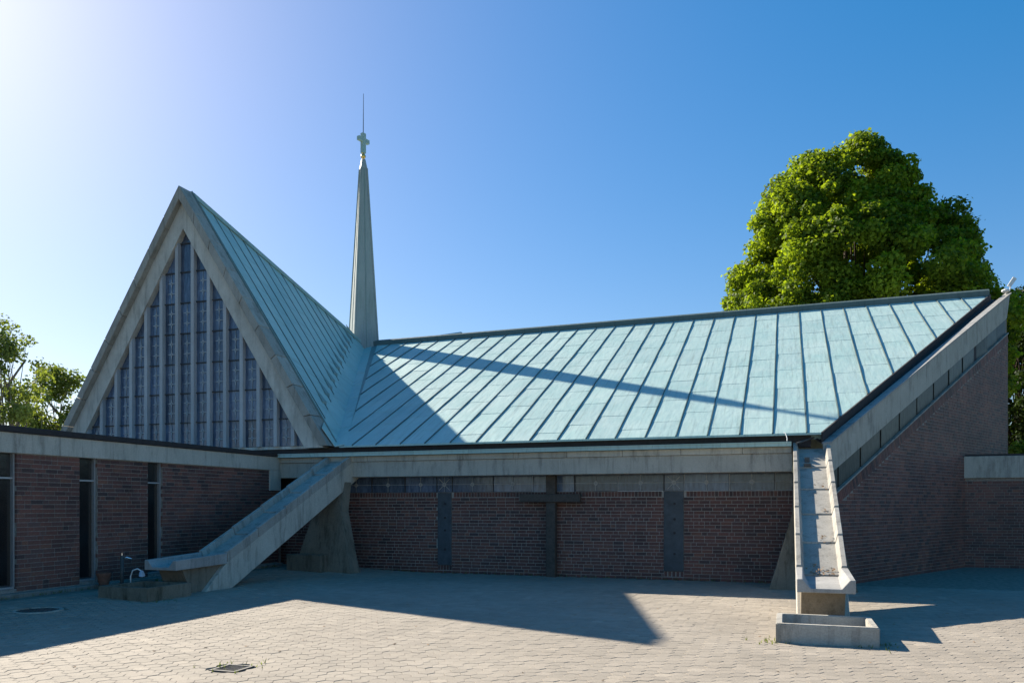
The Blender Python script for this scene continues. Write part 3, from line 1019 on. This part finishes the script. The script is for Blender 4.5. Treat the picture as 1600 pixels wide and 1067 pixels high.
# small white fitting on the tip, conductor wire by the gutter
q = G().ball((T.x - 0.22, T.y - 0.30, 8.66), 0.09, 10, 6, (1.4, 1.4, 0.7))
q.tube([(T.x - 0.10, T.y - 0.25, 8.64), (T.x - 0.06, T.y - 0.25, 8.85)], 0.018, 6)
q.hexa([(T.x - 0.16, T.y - 0.3, 8.83), (T.x - 0.06, T.y - 0.3, 8.79), (T.x - 0.06, T.y - 0.2, 8.79), (T.x - 0.16, T.y - 0.2, 8.83)], [(T.x - 0.0, T.y - 0.3, 9.10), (T.x + 0.10, T.y - 0.3, 9.02), (T.x + 0.10, T.y - 0.2, 9.02), (T.x + 0.0, T.y - 0.2, 9.10)])
q.build('tip_fitting', 'white', church)
G().tube([(-0.02, 18.45, 3.40), (0.02, 18.40, 3.36), (0.05, 18.3, 3.26), (0.05, 18.25, 3.20), (0.04, 18.24, 3.14)], 0.008, 6).build('conductor_wire', 'white', church)

# ------------------------------------------------------------------ spire
spire = None
d0, zb0, d1, zb1 = 0.735, 8.0, 0.185, 15.72
cx, cy = S.x - 0.10, S.y + 0.05
ring = lambda d, z: [Vector((cx + d * a, cy + d * b, z)) for a, b in ((1, 0), (0, 1), (-1, 0), (0, -1))]
spire = G().hexa(ring(d0, zb0), ring(d1, zb1)).build('spire', 'spire', church)
spire['label'] = 'slender four sided copper spire with seamed edges'
G().hexa(ring(d1 * 1.05, zb1), ring(0.10, 16.12)).build('spire_cap', 'spire', spire)
for a, b in ((1, 0), (0, 1), (-1, 0), (0, -1)):              # edge rolls
    G().tube([(cx + d0 * a, cy + d0 * b, zb0), (cx + d1 * a, cy + d1 * b, zb1)], 0.03, 6).build('edge_roll', 'spire', spire)
for a, b in ((0.5, -0.5), (-0.5, -0.5), (0.5, 0.5), (-0.5, 0.5)):
    G().tube([(cx + d0 * a * 1.01, cy + d0 * b * 1.01, zb0), (cx + d1 * a * 1.03, cy + d1 * b * 1.03, zb1)], 0.012, 5).build('standing_seam', 'copper_dark', spire)
G().ball((cx, cy, 16.25), 0.105, 14, 10).build('ball', 'gold', spire, smooth=True)
crs = G()
ca = Vector((math.sin(0.26), math.cos(0.26), 0))
cb = Vector((ca.y, -ca.x, 0))
def obx(c, l, t, z0, z1):
    return [c + ca * (sa * l) + cb * (sb * t) + Vector((0, 0, z0 - c.z)) for sa, sb in ((-1, -1), (1, -1), (1, 1), (-1, 1))], [c + ca * (sa * l) + cb * (sb * t) + Vector((0, 0, z1 - c.z)) for sa, sb in ((-1, -1), (1, -1), (1, 1), (-1, 1))]
cc = Vector((cx, cy, 16.8))
crs.hexa(*obx(cc, 0.085, 0.075, 16.38, 17.20))
crs.hexa(*obx(cc + ca * 0.19, 0.105, 0.073, 16.84, 17.00))
crs.hexa(*obx(cc - ca * 0.19, 0.105, 0.073, 16.84, 17.00))
cr = crs.build('cross', 'copper_trim', spire)
G().tube([(cx, cy, 16.3), (cx, cy, 16.4)], 0.03, 8).build('neck', 'gold', spire)
G().tube([(cx, cy, 17.2), (cx + 0.01, cy, 18.85)], [0.018, 0.009], 6).build('lightning_rod', 'iron', spire)

# ------------------------------------------------------------------ water chutes
def chute(cx0, cx1, label, zoff, group, leaves):
    th = thing('water_chute', label, 'water chute', ((cx0 + cx1) / 2, 15.5, 0), group)
    def P(x, y, z):
        return Vector((x, y, z))
    w = (cx1 - cx0, 0, 0)
    body = [(18.50, 2.98), (13.48, 0.62), (13.40, 0.56), (12.62, -0.1), (13.28, -0.1), (18.90, 2.56)]
    bm_ = prism('inclined_beam', [P(cx0, y, z) for y, z in body], w, 'concrete', th, 0.008)
    nseg = 5
    ya, za, yb_, zb_ = 18.58, 3.175, 13.46, 0.80
    kt, kh, fl = 0.095, 0.205, 0.06
    for k in range(nseg):
        t0, t1 = k / nseg, (k + 1) / nseg - 0.0035
        y0, z0 = ya + (yb_ - ya) * t0, za + (zb_ - za) * t0
        y1, z1 = ya + (yb_ - ya) * t1, za + (zb_ - za) * t1
        sec_ = [(cx0 - 0.004, 0), (cx0 - 0.004, -kh), (cx1 + 0.004, -kh), (cx1 + 0.004, 0), (cx1 - kt + 0.02, 0), (cx1 - kt - 0.02, -kh + fl), (cx0 + kt + 0.02, -kh + fl), (cx0 + kt - 0.02, 0)]
        q = G()
        n = len(sec_)
        q.add([P(x, y0, z0 + dz) for x, dz in sec_] + [P(x, y1, z1 + dz + (0.022 if dz > -kh else 0)) for x, dz in sec_],
              [(i, (i + 1) % n, n + (i + 1) % n, n + i) for i in range(n)] + [(0, 7, 6, 1), (1, 6, 5, 2), (2, 5, 4, 3), (8, 9, 14, 15), (9, 10, 13, 14), (10, 11, 12, 13)])
        o = q.build('trough_segment', 'coping', th)
        bevel(o, 0.006)
    # outlet lip
    y0, z0, y1, z1 = 13.45, 0.80, 12.00, 0.735
    ex = 0.015
    sec0 = [(cx0 - ex, 0), (cx0 - ex, -0.22), (cx1 + ex, -0.22), (cx1 + ex, 0), (cx1 - kt, 0), (cx1 - kt - 0.03, -0.14), (cx0 + kt + 0.03, -0.14), (cx0 + kt, 0)]
    sec1 = [(cx0 - ex, 0), (cx0 - ex, -0.19), (cx1 + ex, -0.19), (cx1 + ex, 0), (cx1 - 0.06, 0), (cx1 - 0.17, -0.13), (cx0 + 0.17, -0.13), (cx0 + 0.06, 0)]
    n = 8
    q = G().add([P(x, y0, z0 + dz) for x, dz in sec0] + [P(x, y1, z1 + dz) for x, dz in sec1],
                [(i, (i + 1) % n, n + (i + 1) % n, n + i) for i in range(n)] + [(0, 7, 6, 1), (1, 6, 5, 2), (2, 5, 4, 3), (8, 9, 14, 15), (9, 10, 13, 14), (10, 11, 12, 13)])
    bevel(q.build('outlet_lip', 'trough', th), 0.008)
    # stained pier below the lip
    q = G().hexa([P(cx0 + 0.05, 12.62, -0.1), P(cx1 - 0.10, 12.62, -0.1), P(cx1 - 0.10, 13.3, -0.1), P(cx0 + 0.05, 13.3, -0.1)],
                 [P(cx0 + 0.05, 12.28, 0.55), P(cx1 - 0.10, 12.28, 0.55), P(cx1 - 0.10, 13.42, 0.56), P(cx0 + 0.05, 13.42, 0.56)])
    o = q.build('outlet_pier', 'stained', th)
    o['label'] = 'moss stained pier under the outlet'
    # flaring buttress against the wall
    c = (cx0 + cx1) / 2
    prof = [(-0.1, 0.90, 17.55, 18.0), (0.50, 0.72, 17.62, 18.05), (1.62, 0.40, 17.80, 18.2), (2.50, 0.36, 18.1, 18.43)]
    q = G()
    for k in range(3):
        za_, ha, fa, ba = prof[k]
        zb2, hb, fb, bb = prof[k + 1]
        q.hexa([P(c - ha, fa, za_), P(c + ha, fa, za_), P(c + ha, ba, za_), P(c - ha, ba, za_)], [P(c - hb, fb, zb2), P(c + hb, fb, zb2), P(c + hb, bb, zb2), P(c - hb, bb, zb2)])
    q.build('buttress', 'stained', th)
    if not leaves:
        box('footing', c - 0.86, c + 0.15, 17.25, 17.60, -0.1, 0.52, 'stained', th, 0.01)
    if leaves:
        q = G()
        rr = random.Random(3)
        for k in range(60):
            x, y = cx0 + 0.14 + rr.random() * (cx1 - cx0 - 0.3), 13.45 + abs(rr.gauss(0, 0.16))
            if k > 36:
                y += 1.02 * (1 + k % 3)
                x = cx1 - 0.16 - abs(rr.gauss(0, 0.12))
            z = 0.80 + (y - 13.46) * 0.4639 - 0.14 + rr.uniform(0, 0.03)
            a = rr.uniform(0, 6.28)
            r = rr.uniform(0.012, 0.03)
            q.add([(x + r * math.cos(a + j * 2.1), y + r * math.sin(a + j * 2.1), z + rr.uniform(0, 0.03) + 0.46 * r * math.sin(a + j * 2.1)) for j in range(3)], [(0, 1, 2)])
        o = q.build('dry_leaves', 'deadleaf', None, fix=False)
        o['kind'] = 'stuff'
        o['label'] = 'dry brown leaves lying in the right chute'
        o['category'] = 'leaves'
    return th

chute(-11.63, -10.90, 'sloping concrete water chute in shade, running down beside the low brick annex', 0, 'concrete water chutes', False)
ch2 = chute(0.18, 0.93, 'sloping concrete water chute with sunlit trough at the right corner', 0, 'concrete water chutes', True)
# overflow rod and spout in the right chute
G().tube([(0.24, 18.25, 3.13), (0.72, 18.75, 3.32)], 0.02, 8).build('stay_rod', 'iron', ch2)
q = G().box(0.38, 0.52, 17.55, 17.85, 2.60, 2.66)
q.box(0.40, 0.50, 17.80, 17.95, 2.62, 2.80)
q.build('overflow_spout', 'iron', ch2)

def basin(x0, x1, y0, y1, z0, h, label, mat, water):
    th = thing('water_basin', label, 'basin', ((x0 + x1) / 2, (y0 + y1) / 2, z0), 'concrete basins under the chutes')
    t = 0.09
    q = G()
    n = [(x0, y0), (x1, y0), (x1, y1), (x0, y1)]
    i = [(x0 + t, y0 + t), (x1 - t, y0 + t), (x1 - t, y1 - t), (x0 + t, y1 - t)]
    vs = [(*p, z0 - 0.08) for p in n] + [(*p, z0 + h) for p in n] + [(*p, z0 + h) for p in i] + [(*p, z0 + 0.03) for p in i]
    fs = [(3, 2, 1, 0)] + [(k, (k + 1) % 4, 4 + (k + 1) % 4, 4 + k) for k in range(4)] + [(4 + k, 4 + (k + 1) % 4, 8 + (k + 1) % 4, 8 + k) for k in range(4)] + [(8 + k, 8 + (k + 1) % 4, 12 + (k + 1) % 4, 12 + k) for k in range(4)] + [(12, 13, 14, 15)]
    o = q.add(vs, fs).build('tub', mat, th)
    bevel(o, 0.012, 2)
    if water:
        G().add([(x0 + t + 0.002, y0 + t + 0.002, z0 + 0.08), (x1 - t - 0.002, y0 + t + 0.002, z0 + 0.08), (x1 - t - 0.002, y1 - t - 0.002, z0 + 0.08), (x0 + t + 0.002, y1 - t - 0.002, z0 + 0.08)], [(0, 1, 2, 3)]).build('water', 'water', th, fix=False)
    return th
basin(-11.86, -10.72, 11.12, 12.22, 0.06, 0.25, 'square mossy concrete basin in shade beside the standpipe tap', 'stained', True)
basin(-0.11, 1.13, 10.86, 11.93, 0.0, 0.25, 'rectangular pale concrete basin in sun below the right chute', 'coping', False)

# ------------------------------------------------------------------ dark cross on the front
wc = thing('wooden_cross', 'tall dark cross standing against the brick front', 'cross', (-5.5, 18.86, 0))
box('post', -5.62, -5.38, 18.80, 18.98, -0.05, 2.528, 'timber', wc, 0.01)
box('crossbar', -6.30, -4.74, 18.75, 18.90, 1.86, 2.06, 'timber', wc, 0.01)

# ------------------------------------------------------------------ left annex
XW = -13.2
annex = thing('annex_building', 'low flat roofed brick annex with slit windows on the left', 'building', (XW - 4, 11, 0))
aw = box('brick_wall', XW - 0.30, XW - 0.002, 3.0, 18.42, -0.2, 2.74, 'mortar_dark', annex)
aw['label'] = 'dark clinker brick wall with narrow window slits'
wins = [(y0, y0 + 0.43) for y0 in (6.61, 8.38, 10.15, 11.93, 13.70)]
# the wall is cut visually by deep window boxes set into openings
bm = bmesh.new()
bm.from_mesh(aw.data)
bm.clear()
bm.to_mesh(aw.data)
bm.free()
q = G()
edges = [3.0] + [v for w in wins for v in w] + [18.42]
for k in range(0, len(edges), 2):
    q.box(XW - 0.30, XW - 0.002, edges[k], edges[k + 1], -0.2, 2.74)
for a, b in wins:
    q.box(XW - 0.30, XW - 0.002, a, b, -0.2, 0.27)
tmp = q.build('tmp', 'mortar_dark')
aw.data = tmp.data
bpy.data.objects.remove(tmp)
aw.data.name = 'brick_wall'
ops = [(a - 3.0, b - 3.0, 0.27, 3) for a, b in wins]
brick_wall(aw, (XW, 3.0), (0, 1), 0.22, 2.735, 15.42, ops, 300, 55)
q = G()
s = 3.0
box('base_kerb', XW - 0.05, XW + 0.16, 3.0, 18.4, -0.1, 0.205, 'concrete_dark', annex, 0.02)
box('fascia', XW - 0.35, XW + 0.05, 3.0, 18.47, 2.73, 3.10, 'concrete', annex, 0.008)
box('corner_leg', XW - 0.25, XW + 0.047, 17.99, 18.468, 2.18, 2.732, 'concrete', annex, 0.006)
box('roof_edge', -22.0, XW + 0.09, 2.9, 18.39, 3.102, 3.215, 'bitumen', annex, 0.01)
box('brick_wall', -22.0, -21.7, 3.0, 18.3, -0.2, 3.1, 'mortar_dark', annex)
box('brick_wall', -21.7, XW - 0.3, 3.0, 3.3, -0.2, 3.1, 'mortar_dark', annex)
for (a, b) in wins:
    w = box('window', XW - 0.16, XW - 0.13, a, b, 0.27, 2.735, 'transom', annex)
    G().box(XW - 0.128, XW - 0.118, a + 0.02, b - 0.03, 0.34, 2.26).build('pane', 'glass_dark', w)
    G().box(XW - 0.128, XW - 0.118, a + 0.02, b - 0.03, 2.31, 2.72).build('pane', 'glass_dark', w)
    box('frame_post', XW - 0.13, XW - 0.045, b - 0.034, b - 0.002, 0.30, 2.73, 'alu', w)
    box('transom', XW - 0.128, XW - 0.06, a + 0.004, b - 0.036, 2.265, 2.295, 'alu', w)
    box('window_sill', XW - 0.117, XW - 0.02, a + 0.004, b - 0.036, 0.275, 0.31, 'alu', w)

# tap, hose head, pot, cover, grate
tap = thing('standpipe_tap', 'dark standpipe with a small chrome tap by the annex wall', 'tap', (-12.55, 12.35, 0.12))
G().tube([(-12.55, 12.35, 0.05), (-12.55, 12.35, 0.78)], 0.035, 10).build('pipe', 'iron', tap, smooth=True)
G().tube([(-12.55, 12.35, 0.72), (-12.47, 12.40, 0.74), (-12.40, 12.46, 0.70)], 0.022, 8).build('spout', 'chrome', tap, smooth=True)
G().tube([(-12.55, 12.35, 0.76), (-12.55, 12.35, 0.83)], 0.02, 8).box(-12.60, -12.50, 12.34, 12.36, 0.83, 0.85).build('handle', 'chrome', tap)
hose = thing('garden_hose', 'thin white curved hose with pale blue head over the left basin', 'hose', (-11.95, 12.0, 0.12))
G().tube([(-12.02, 12.05, 0.08), (-12.03, 12.05, 0.40), (-12.00, 12.07, 0.52), (-11.93, 12.12, 0.55), (-11.86, 12.16, 0.50)], 0.014, 7).build('tube', 'white', hose, smooth=True)
q = G()
q.hexa([(-11.90, 12.10, 0.40), (-11.81, 12.12, 0.38), (-11.79, 12.20, 0.41), (-11.89, 12.19, 0.39)], [(-11.89, 12.12, 0.50), (-11.83, 12.12, 0.52), (-11.83, 12.18, 0.51), (-11.88, 12.18, 0.52)])
bevel(q.build('head', 'paleblue', hose), 0.015)
q = G()
prof = [(0.09, 0.0), (0.13, 0.19), (0.145, 0.19), (0.145, 0.235), (0.12, 0.235), (0.11, 0.17), (0.0, 0.17)]
vs, fs = [], []
K = 18
for r, z in prof:
    for k in range(K):
        a = 2 * math.pi * k / K
        vs.append((-12.88 + r * math.cos(a), 12.22 + r * math.sin(a), 0.20 + z))
for i in range(len(prof) - 1):
    for k in range(K):
        fs.append((i * K + k, i * K + (k + 1) % K, (i + 1) * K + (k + 1) % K, (i + 1) * K + k))
pot = q.add(vs, fs).build('flower_pot', 'terracotta', smooth=False)
tag(pot, 'small terracotta pot on the kerb before the middle slit window', 'flower pot')

mh = thing('manhole_cover', 'round iron manhole cover in the shaded paving', 'manhole cover', (-11.45, 9.55, gz(-11.45, 9.55)))
zz = gz(-11.45, 9.55)
q = G()
K = 32
def disc(q, c, r0, r1, z0, z1, k=32):
    vs = []
    for r, z in ((r0, z0), (r0, z1), (r1, z1), (r1, z0)):
        vs += [(c[0] + r * math.cos(2 * math.pi * i / k), c[1] + r * math.sin(2 * math.pi * i / k), z) for i in range(k)]
    fs = [(a * k + i, a * k + (i + 1) % k, ((a + 1) % 4) * k + (i + 1) % k, ((a + 1) % 4) * k + i) for a in range(4) for i in range(k)]
    q.add(vs, fs)
disc(q, (-11.45, 9.55), 0.31, 0.37, zz - 0.05, zz + 0.004)
q.build('ring', 'concrete', mh)
q = G()
q.tube([(-11.45, 9.55, zz - 0.05), (-11.45, 9.55, zz - 0.004)], 0.305, 32)
for i in range(-3, 4):
    for j in range(-3, 4):
        if i * i + j * j < 11:
            q.box(-11.45 + i * 0.08 - 0.025, -11.45 + i * 0.08 + 0.025, 9.55 + j * 0.08 - 0.025, 9.55 + j * 0.08 + 0.025, zz - 0.0042, zz + 0.002)
q.build('cover', 'iron', mh)
dr = thing('drain_grate', 'small square drain grate in the sunlit paving', 'drain grate', (-5.76, 7.19, 0))
q = G()
for a, b, c, d in ((-0.17, 0.17, -0.17, -0.135), (-0.17, 0.17, 0.135, 0.17), (-0.17, -0.135, -0.135, 0.135), (0.135, 0.17, -0.135, 0.135)):
    q.box(-5.76 + a, -5.76 + b, 7.19 + c, 7.19 + d, -0.02, 0.004)
q.build('frame', 'iron', dr)
for k in range(6):
    y = 7.19 - 0.115 + k * 0.046
    G().box(-5.76 - 0.135, -5.76 + 0.135, y - 0.011, y + 0.011, -0.03, 0.0).build('bar', 'chrome', dr)
box('pit', -5.76 - 0.13, -5.76 + 0.13, 7.06, 7.32, -0.10, -0.035, 'concrete_dark', dr)

# ------------------------------------------------------------------ low annex at the right
ra = thing('annex_building', 'low brick side annex with concrete fascia at the right edge', 'building', (10, 28, 0))
YA, XA = 25.9, 4.93
raw = box('brick_wall', XA - 0.6, 22, YA + 0.002, YA + 0.3, -0.2, 2.56, 'mortar_dark', ra)
brick_wall(raw, (XA - 0.1, YA), (1, 0), -0.02, 2.56, 12.0, [], 300, 77)
box('fascia', XA - 0.03, 22, YA - 0.08, YA + 0.35, 2.56, 3.19, 'concrete', ra, 0.01)
box('roof_edge', XA - 0.4, 22, YA - 0.02, YA + 6.5, 3.193, 3.25, 'bitumen', ra)
box('brick_wall', XA + 1.5, 22, YA + 6.1, YA + 6.4, -0.2, 3.1, 'mortar_dark', ra)
box('brick_wall', 21.7, 21.99, YA + 0.3, YA + 6.1, -0.2, 3.1, 'mortar_dark', ra)

# ------------------------------------------------------------------ trees
def leaves(name, parent, clumps, per, size, mat, seed, droop=0.0, shell=0.35, flat=0.75):
    """clumps: list of (x,y,z,r,tint)"""
    rs = np.random.default_rng(seed)
    cl = np.array(clumps)
    cnt = np.maximum((per * (cl[:, 3] / cl[:, 3].mean()) ** 2).astype(int), 8)
    idx = np.repeat(np.arange(len(cl)), cnt)
    n = len(idx)
    d = rs.normal(size=(n, 3))
    d /= np.linalg.norm(d, axis=1)[:, None]
    rad = shell + (1 - shell) * rs.random(n) ** 0.6
    rad *= 1 + np.clip(0.15 * rs.normal(size=n), -0.3, 0.22) * (rs.random(n) < 0.25)
    p = cl[idx, :3] + d * (rad * cl[idx, 3])[:, None] * np.array([1, 1, flat])
    if droop:
        p[:, 2] -= droop * rs.random(n) ** 2 * cl[idx, 3]
    nr = d * 0.8 + rs.normal(size=(n, 3)) * 0.7 + np.array([0, 0, 0.5])
    nr /= np.linalg.norm(nr, axis=1)[:, None]
    t = np.cross(nr, rs.normal(size=(n, 3)))
    t /= np.linalg.norm(t, axis=1)[:, None]
    b = np.cross(nr, t)
    s = size * (0.6 + 0.8 * rs.random(n))
    L, W = (s * 0.5)[:, None], (s * 0.42)[:, None]
    fold = (s * 0.12)[:, None]
    v = np.stack([p - t * L, p + b * W + nr * fold, p + t * L, p - b * W + nr * fold], axis=1).reshape(-1, 3)
    me = bpy.data.meshes.new(name)
    me.vertices.add(4 * n)
    me.vertices.foreach_set('co', v.astype(np.float32).ravel())
    me.loops.add(4 * n)
    me.loops.foreach_set('vertex_index', np.arange(4 * n, dtype=np.int32))
    me.polygons.add(n)
    me.polygons.foreach_set('loop_start', np.arange(0, 4 * n, 4, dtype=np.int32))
    me.polygons.foreach_set('loop_total', np.full(n, 4, dtype=np.int32))
    at = me.attributes.new('tint', 'FLOAT', 'FACE')
    at.data.foreach_set('value', np.clip(cl[idx, 4] + 0.22 * rs.normal(size=n), 0, 1).astype(np.float32))
    me.materials.append(M[mat])
    me.update(calc_edges=True)
    o = bpy.data.objects.new(name, me)
    link(o, parent)
    return o

def limb_tree(parent, base, h, r, clumps, nl, seed, mat, spread=0.55):
    rr = random.Random(seed)
    q = G()
    pts = [(base[0] + rr.uniform(-0.12, 0.12) * k, base[1] + rr.uniform(-0.12, 0.12) * k, base[2] + h * k / 7) for k in range(8)]
    q.tube(pts, [r * (1.25 if k == 0 else 1) * (1 - 0.11 * k) for k in range(8)], 9)
    tr = q.build('trunk', mat, parent, smooth=True)
    q = G()
    for c in rr.sample(clumps, min(nl, len(clumps))):
        k = rr.uniform(0.25, 0.95)
        i = min(int(k * 7), 6)
        a = Vector(pts[i])
        e = Vector(c[:3])
        if e.z < a.z - 0.5:
            a = Vector(pts[max(1, i - 2)])
        m = a.lerp(e, 0.5) + Vector((rr.uniform(-0.3, 0.3), rr.uniform(-0.3, 0.3), 0.35))
        rb_ = r * 0.30 * (1 - 0.5 * k)
        q.tube([a, m, e], [rb_, rb_ * 0.55, rb_ * 0.15], 6)
    q.build('limb', mat, tr, smooth=True)

def cam_pt(u, w):
    ca, sa = math.cos(YAW), math.sin(YAW)
    r = (u - 800) / FPX * w
    return ca * r - sa * w, sa * r + ca * w

# big maple behind the right arm
mxp, myp = 3.9, 50.0
maple = thing('maple_tree', 'large sunlit maple with broad domed crown behind the roof', 'tree', (mxp, myp, -0.16))
prof = [(4.5, 4.0, 0.4), (7, 6.6, 0.3), (10, 7.6, 0.3), (13, 7.6, 0.3), (16, 6.7, 0.0), (19, 4.9, -0.9), (21, 3.7, -0.8), (22.2, 2.4, -0.5), (22.9, 1.2, -0.4)]
def prof_at(z):
    for k in range(len(prof) - 1):
        if prof[k][0] <= z <= prof[k + 1][0]:
            t = (z - prof[k][0]) / (prof[k + 1][0] - prof[k][0])
            return tuple(prof[k][i] + t * (prof[k + 1][i] - prof[k][i]) for i in (1, 2))
    return 0.5, 0
rr = random.Random(5)
cl = []
while len(cl) < 820:
    z = rr.uniform(4.5, 22.8)
    R_, o_ = prof_at(z)
    if rr.random() > (R_ / 8.3) ** 1.2 + 0.12:
        continue
    a = rr.uniform(0, 2 * math.pi)
    rc = rr.uniform(0.5, 1.1)
    lob = 1 + 0.07 * math.sin(3 * a + z * 0.8) + 0.06 * math.sin(5 * a - 1.3 * z)
    rad = (R_ * lob - 0.55 * rc) * (rr.random() ** 0.33 if rr.random() > 0.5 else rr.uniform(0.86, 1.0))
    cl.append((mxp + o_ + rad * math.cos(a), myp + rad * math.sin(a), z - 0.16, rc, rr.uniform(0.15, 0.85)))
leaves('crown', maple, cl, 330, 0.20, 'leaf_maple', 3)
limb_tree(maple, (mxp, myp, -0.2), 17, 0.5, cl, 60, 4, 'bark')

def small_tree(name, label, u, w, zc, zt_, rx, n, per, size, mat, bark, seed, rc=(0.4, 0.8), group=None, rz=None, cat='tree', trunk_r=0.18, droop=0.4, shell=0.2):
    x, y = cam_pt(u, w)
    th = thing(name, label, cat, (x, y, -0.16), group)
    r_ = random.Random(seed)
    cc = []
    while len(cc) < n:
        a, b_, c_ = r_.uniform(-1, 1), r_.uniform(-1, 1), r_.uniform(-1, 1)
        d_ = a * a + b_ * b_ + c_ * c_
        if d_ > 1 or (d_ < 0.12 and r_.random() < 0.7):
            continue
        tp = 1 - 0.35 * max(c_, 0)
        cc.append((x + a * rx * tp, y + b_ * rx * tp, (zc + zt_) / 2 + c_ * (zt_ - zc) / 2, r_.uniform(*rc), r_.uniform(0.1, 0.9)))
    leaves('crown', th, cc, per, size, mat, seed + 1, droop, shell)
    limb_tree(th, (x, y, -0.2), (zc + zt_) / 2 + 0.25 * (zt_ - zc), trunk_r, cc, min(n, 45), seed + 2, bark)
    return th

small_tree('birch_tree', 'tall airy birch at the left edge with sky between its branches', 12, 33, 3.0, 9.75, 1.75, 44, 150, 0.13, 'leaf_birch', 'birch_bark', 31, (0.35, 0.75), 'birches behind the annex')
small_tree('birch_tree', 'shorter rounded birch just left of the gable', 82, 36, 2.5, 8.6, 1.60, 56, 190, 0.14, 'leaf_birch', 'birch_bark', 41, (0.4, 0.75), 'birches behind the annex')
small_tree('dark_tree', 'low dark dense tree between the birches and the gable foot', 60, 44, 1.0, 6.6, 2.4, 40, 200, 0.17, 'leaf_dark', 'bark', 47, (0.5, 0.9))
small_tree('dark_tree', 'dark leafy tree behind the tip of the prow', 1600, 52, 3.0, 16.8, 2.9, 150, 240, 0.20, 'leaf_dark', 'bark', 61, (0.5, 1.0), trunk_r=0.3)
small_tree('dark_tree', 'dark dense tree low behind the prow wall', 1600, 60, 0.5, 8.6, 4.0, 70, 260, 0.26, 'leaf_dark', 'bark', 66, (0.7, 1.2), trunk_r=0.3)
small_tree('bright_bush', 'bright green bush above the side annex roof', 1592, 42, -0.2, 5.4, 1.6, 40, 220, 0.16, 'leaf_bush', 'bark', 71, (0.4, 0.7), cat='bush', trunk_r=0.1)

# ------------------------------------------------------------------ small litter and weeds on the paving
rr = random.Random(91)
q = G()
for k in range(260):
    if k < 110:                                             # blown against the walls
        if rr.random() < 0.5:
            x, y = XW + 0.2 + abs(rr.gauss(0, 0.12)), rr.uniform(8.5, 18)
        else:
            x, y = rr.uniform(-10, 0), 19.0 - abs(rr.gauss(0, 0.12))
    else:
        x, y = rr.uniform(-11, 5), rr.uniform(6.6, 18)
    z = gz(x, y) + 0.006
    a, r = rr.uniform(0, 6.28), rr.uniform(0.012, 0.035)
    q.add([(x + r * math.cos(a), y + r * math.sin(a), z + rr.uniform(0, 0.012)), (x + 0.5 * r * math.cos(a + 1.6), y + 0.5 * r * math.sin(a + 1.6), z), (x - r * math.cos(a), y - r * math.sin(a), z + rr.uniform(0, 0.012)), (x - 0.5 * r * math.cos(a + 1.6), y - 0.5 * r * math.sin(a + 1.6), z)], [(0, 1, 2, 3)])
o = q.build('leaf_litter', 'deadleaf', fix=False)
o['kind'] = 'stuff'
o['label'] = 'scattered small dry leaves on the paving'
o['category'] = 'leaves'
q = G()
for k in range(520):                                        # moss and weeds in the joints along the walls
    if k < 200:
        x, y = XW + 0.17 + abs(rr.gauss(0, 0.05)), rr.uniform(8.5, 18)
    elif k < 400:
        x, y = rr.uniform(-10.3, -0.4), 19.06 - abs(rr.gauss(0, 0.05))
    else:
        c_ = rr.choice(((-5.76, 7.19), (-0.11, 10.86), (1.13, 10.9), (-10.7, 11.4), (0.5, 12.3)))
        x, y = c_[0] + rr.gauss(0, 0.16), c_[1] + rr.gauss(0, 0.16)
    z = gz(x, y)
    h = rr.uniform(0.015, 0.06)
    for j in range(3):
        a = rr.uniform(0, 6.28)
        q.add([(x - 0.006 * math.sin(a), y + 0.006 * math.cos(a), z), (x + 0.006 * math.sin(a), y - 0.006 * math.cos(a), z), (x + h * 0.7 * math.cos(a), y + h * 0.7 * math.sin(a), z + h)], [(0, 1, 2)], rr.random())
o = q.build('joint_weeds', 'leaf_birch', fix=False, usetint=True)
o['kind'] = 'stuff'
o['label'] = 'tiny weeds in the paving joints along the walls'
o['category'] = 'weeds'
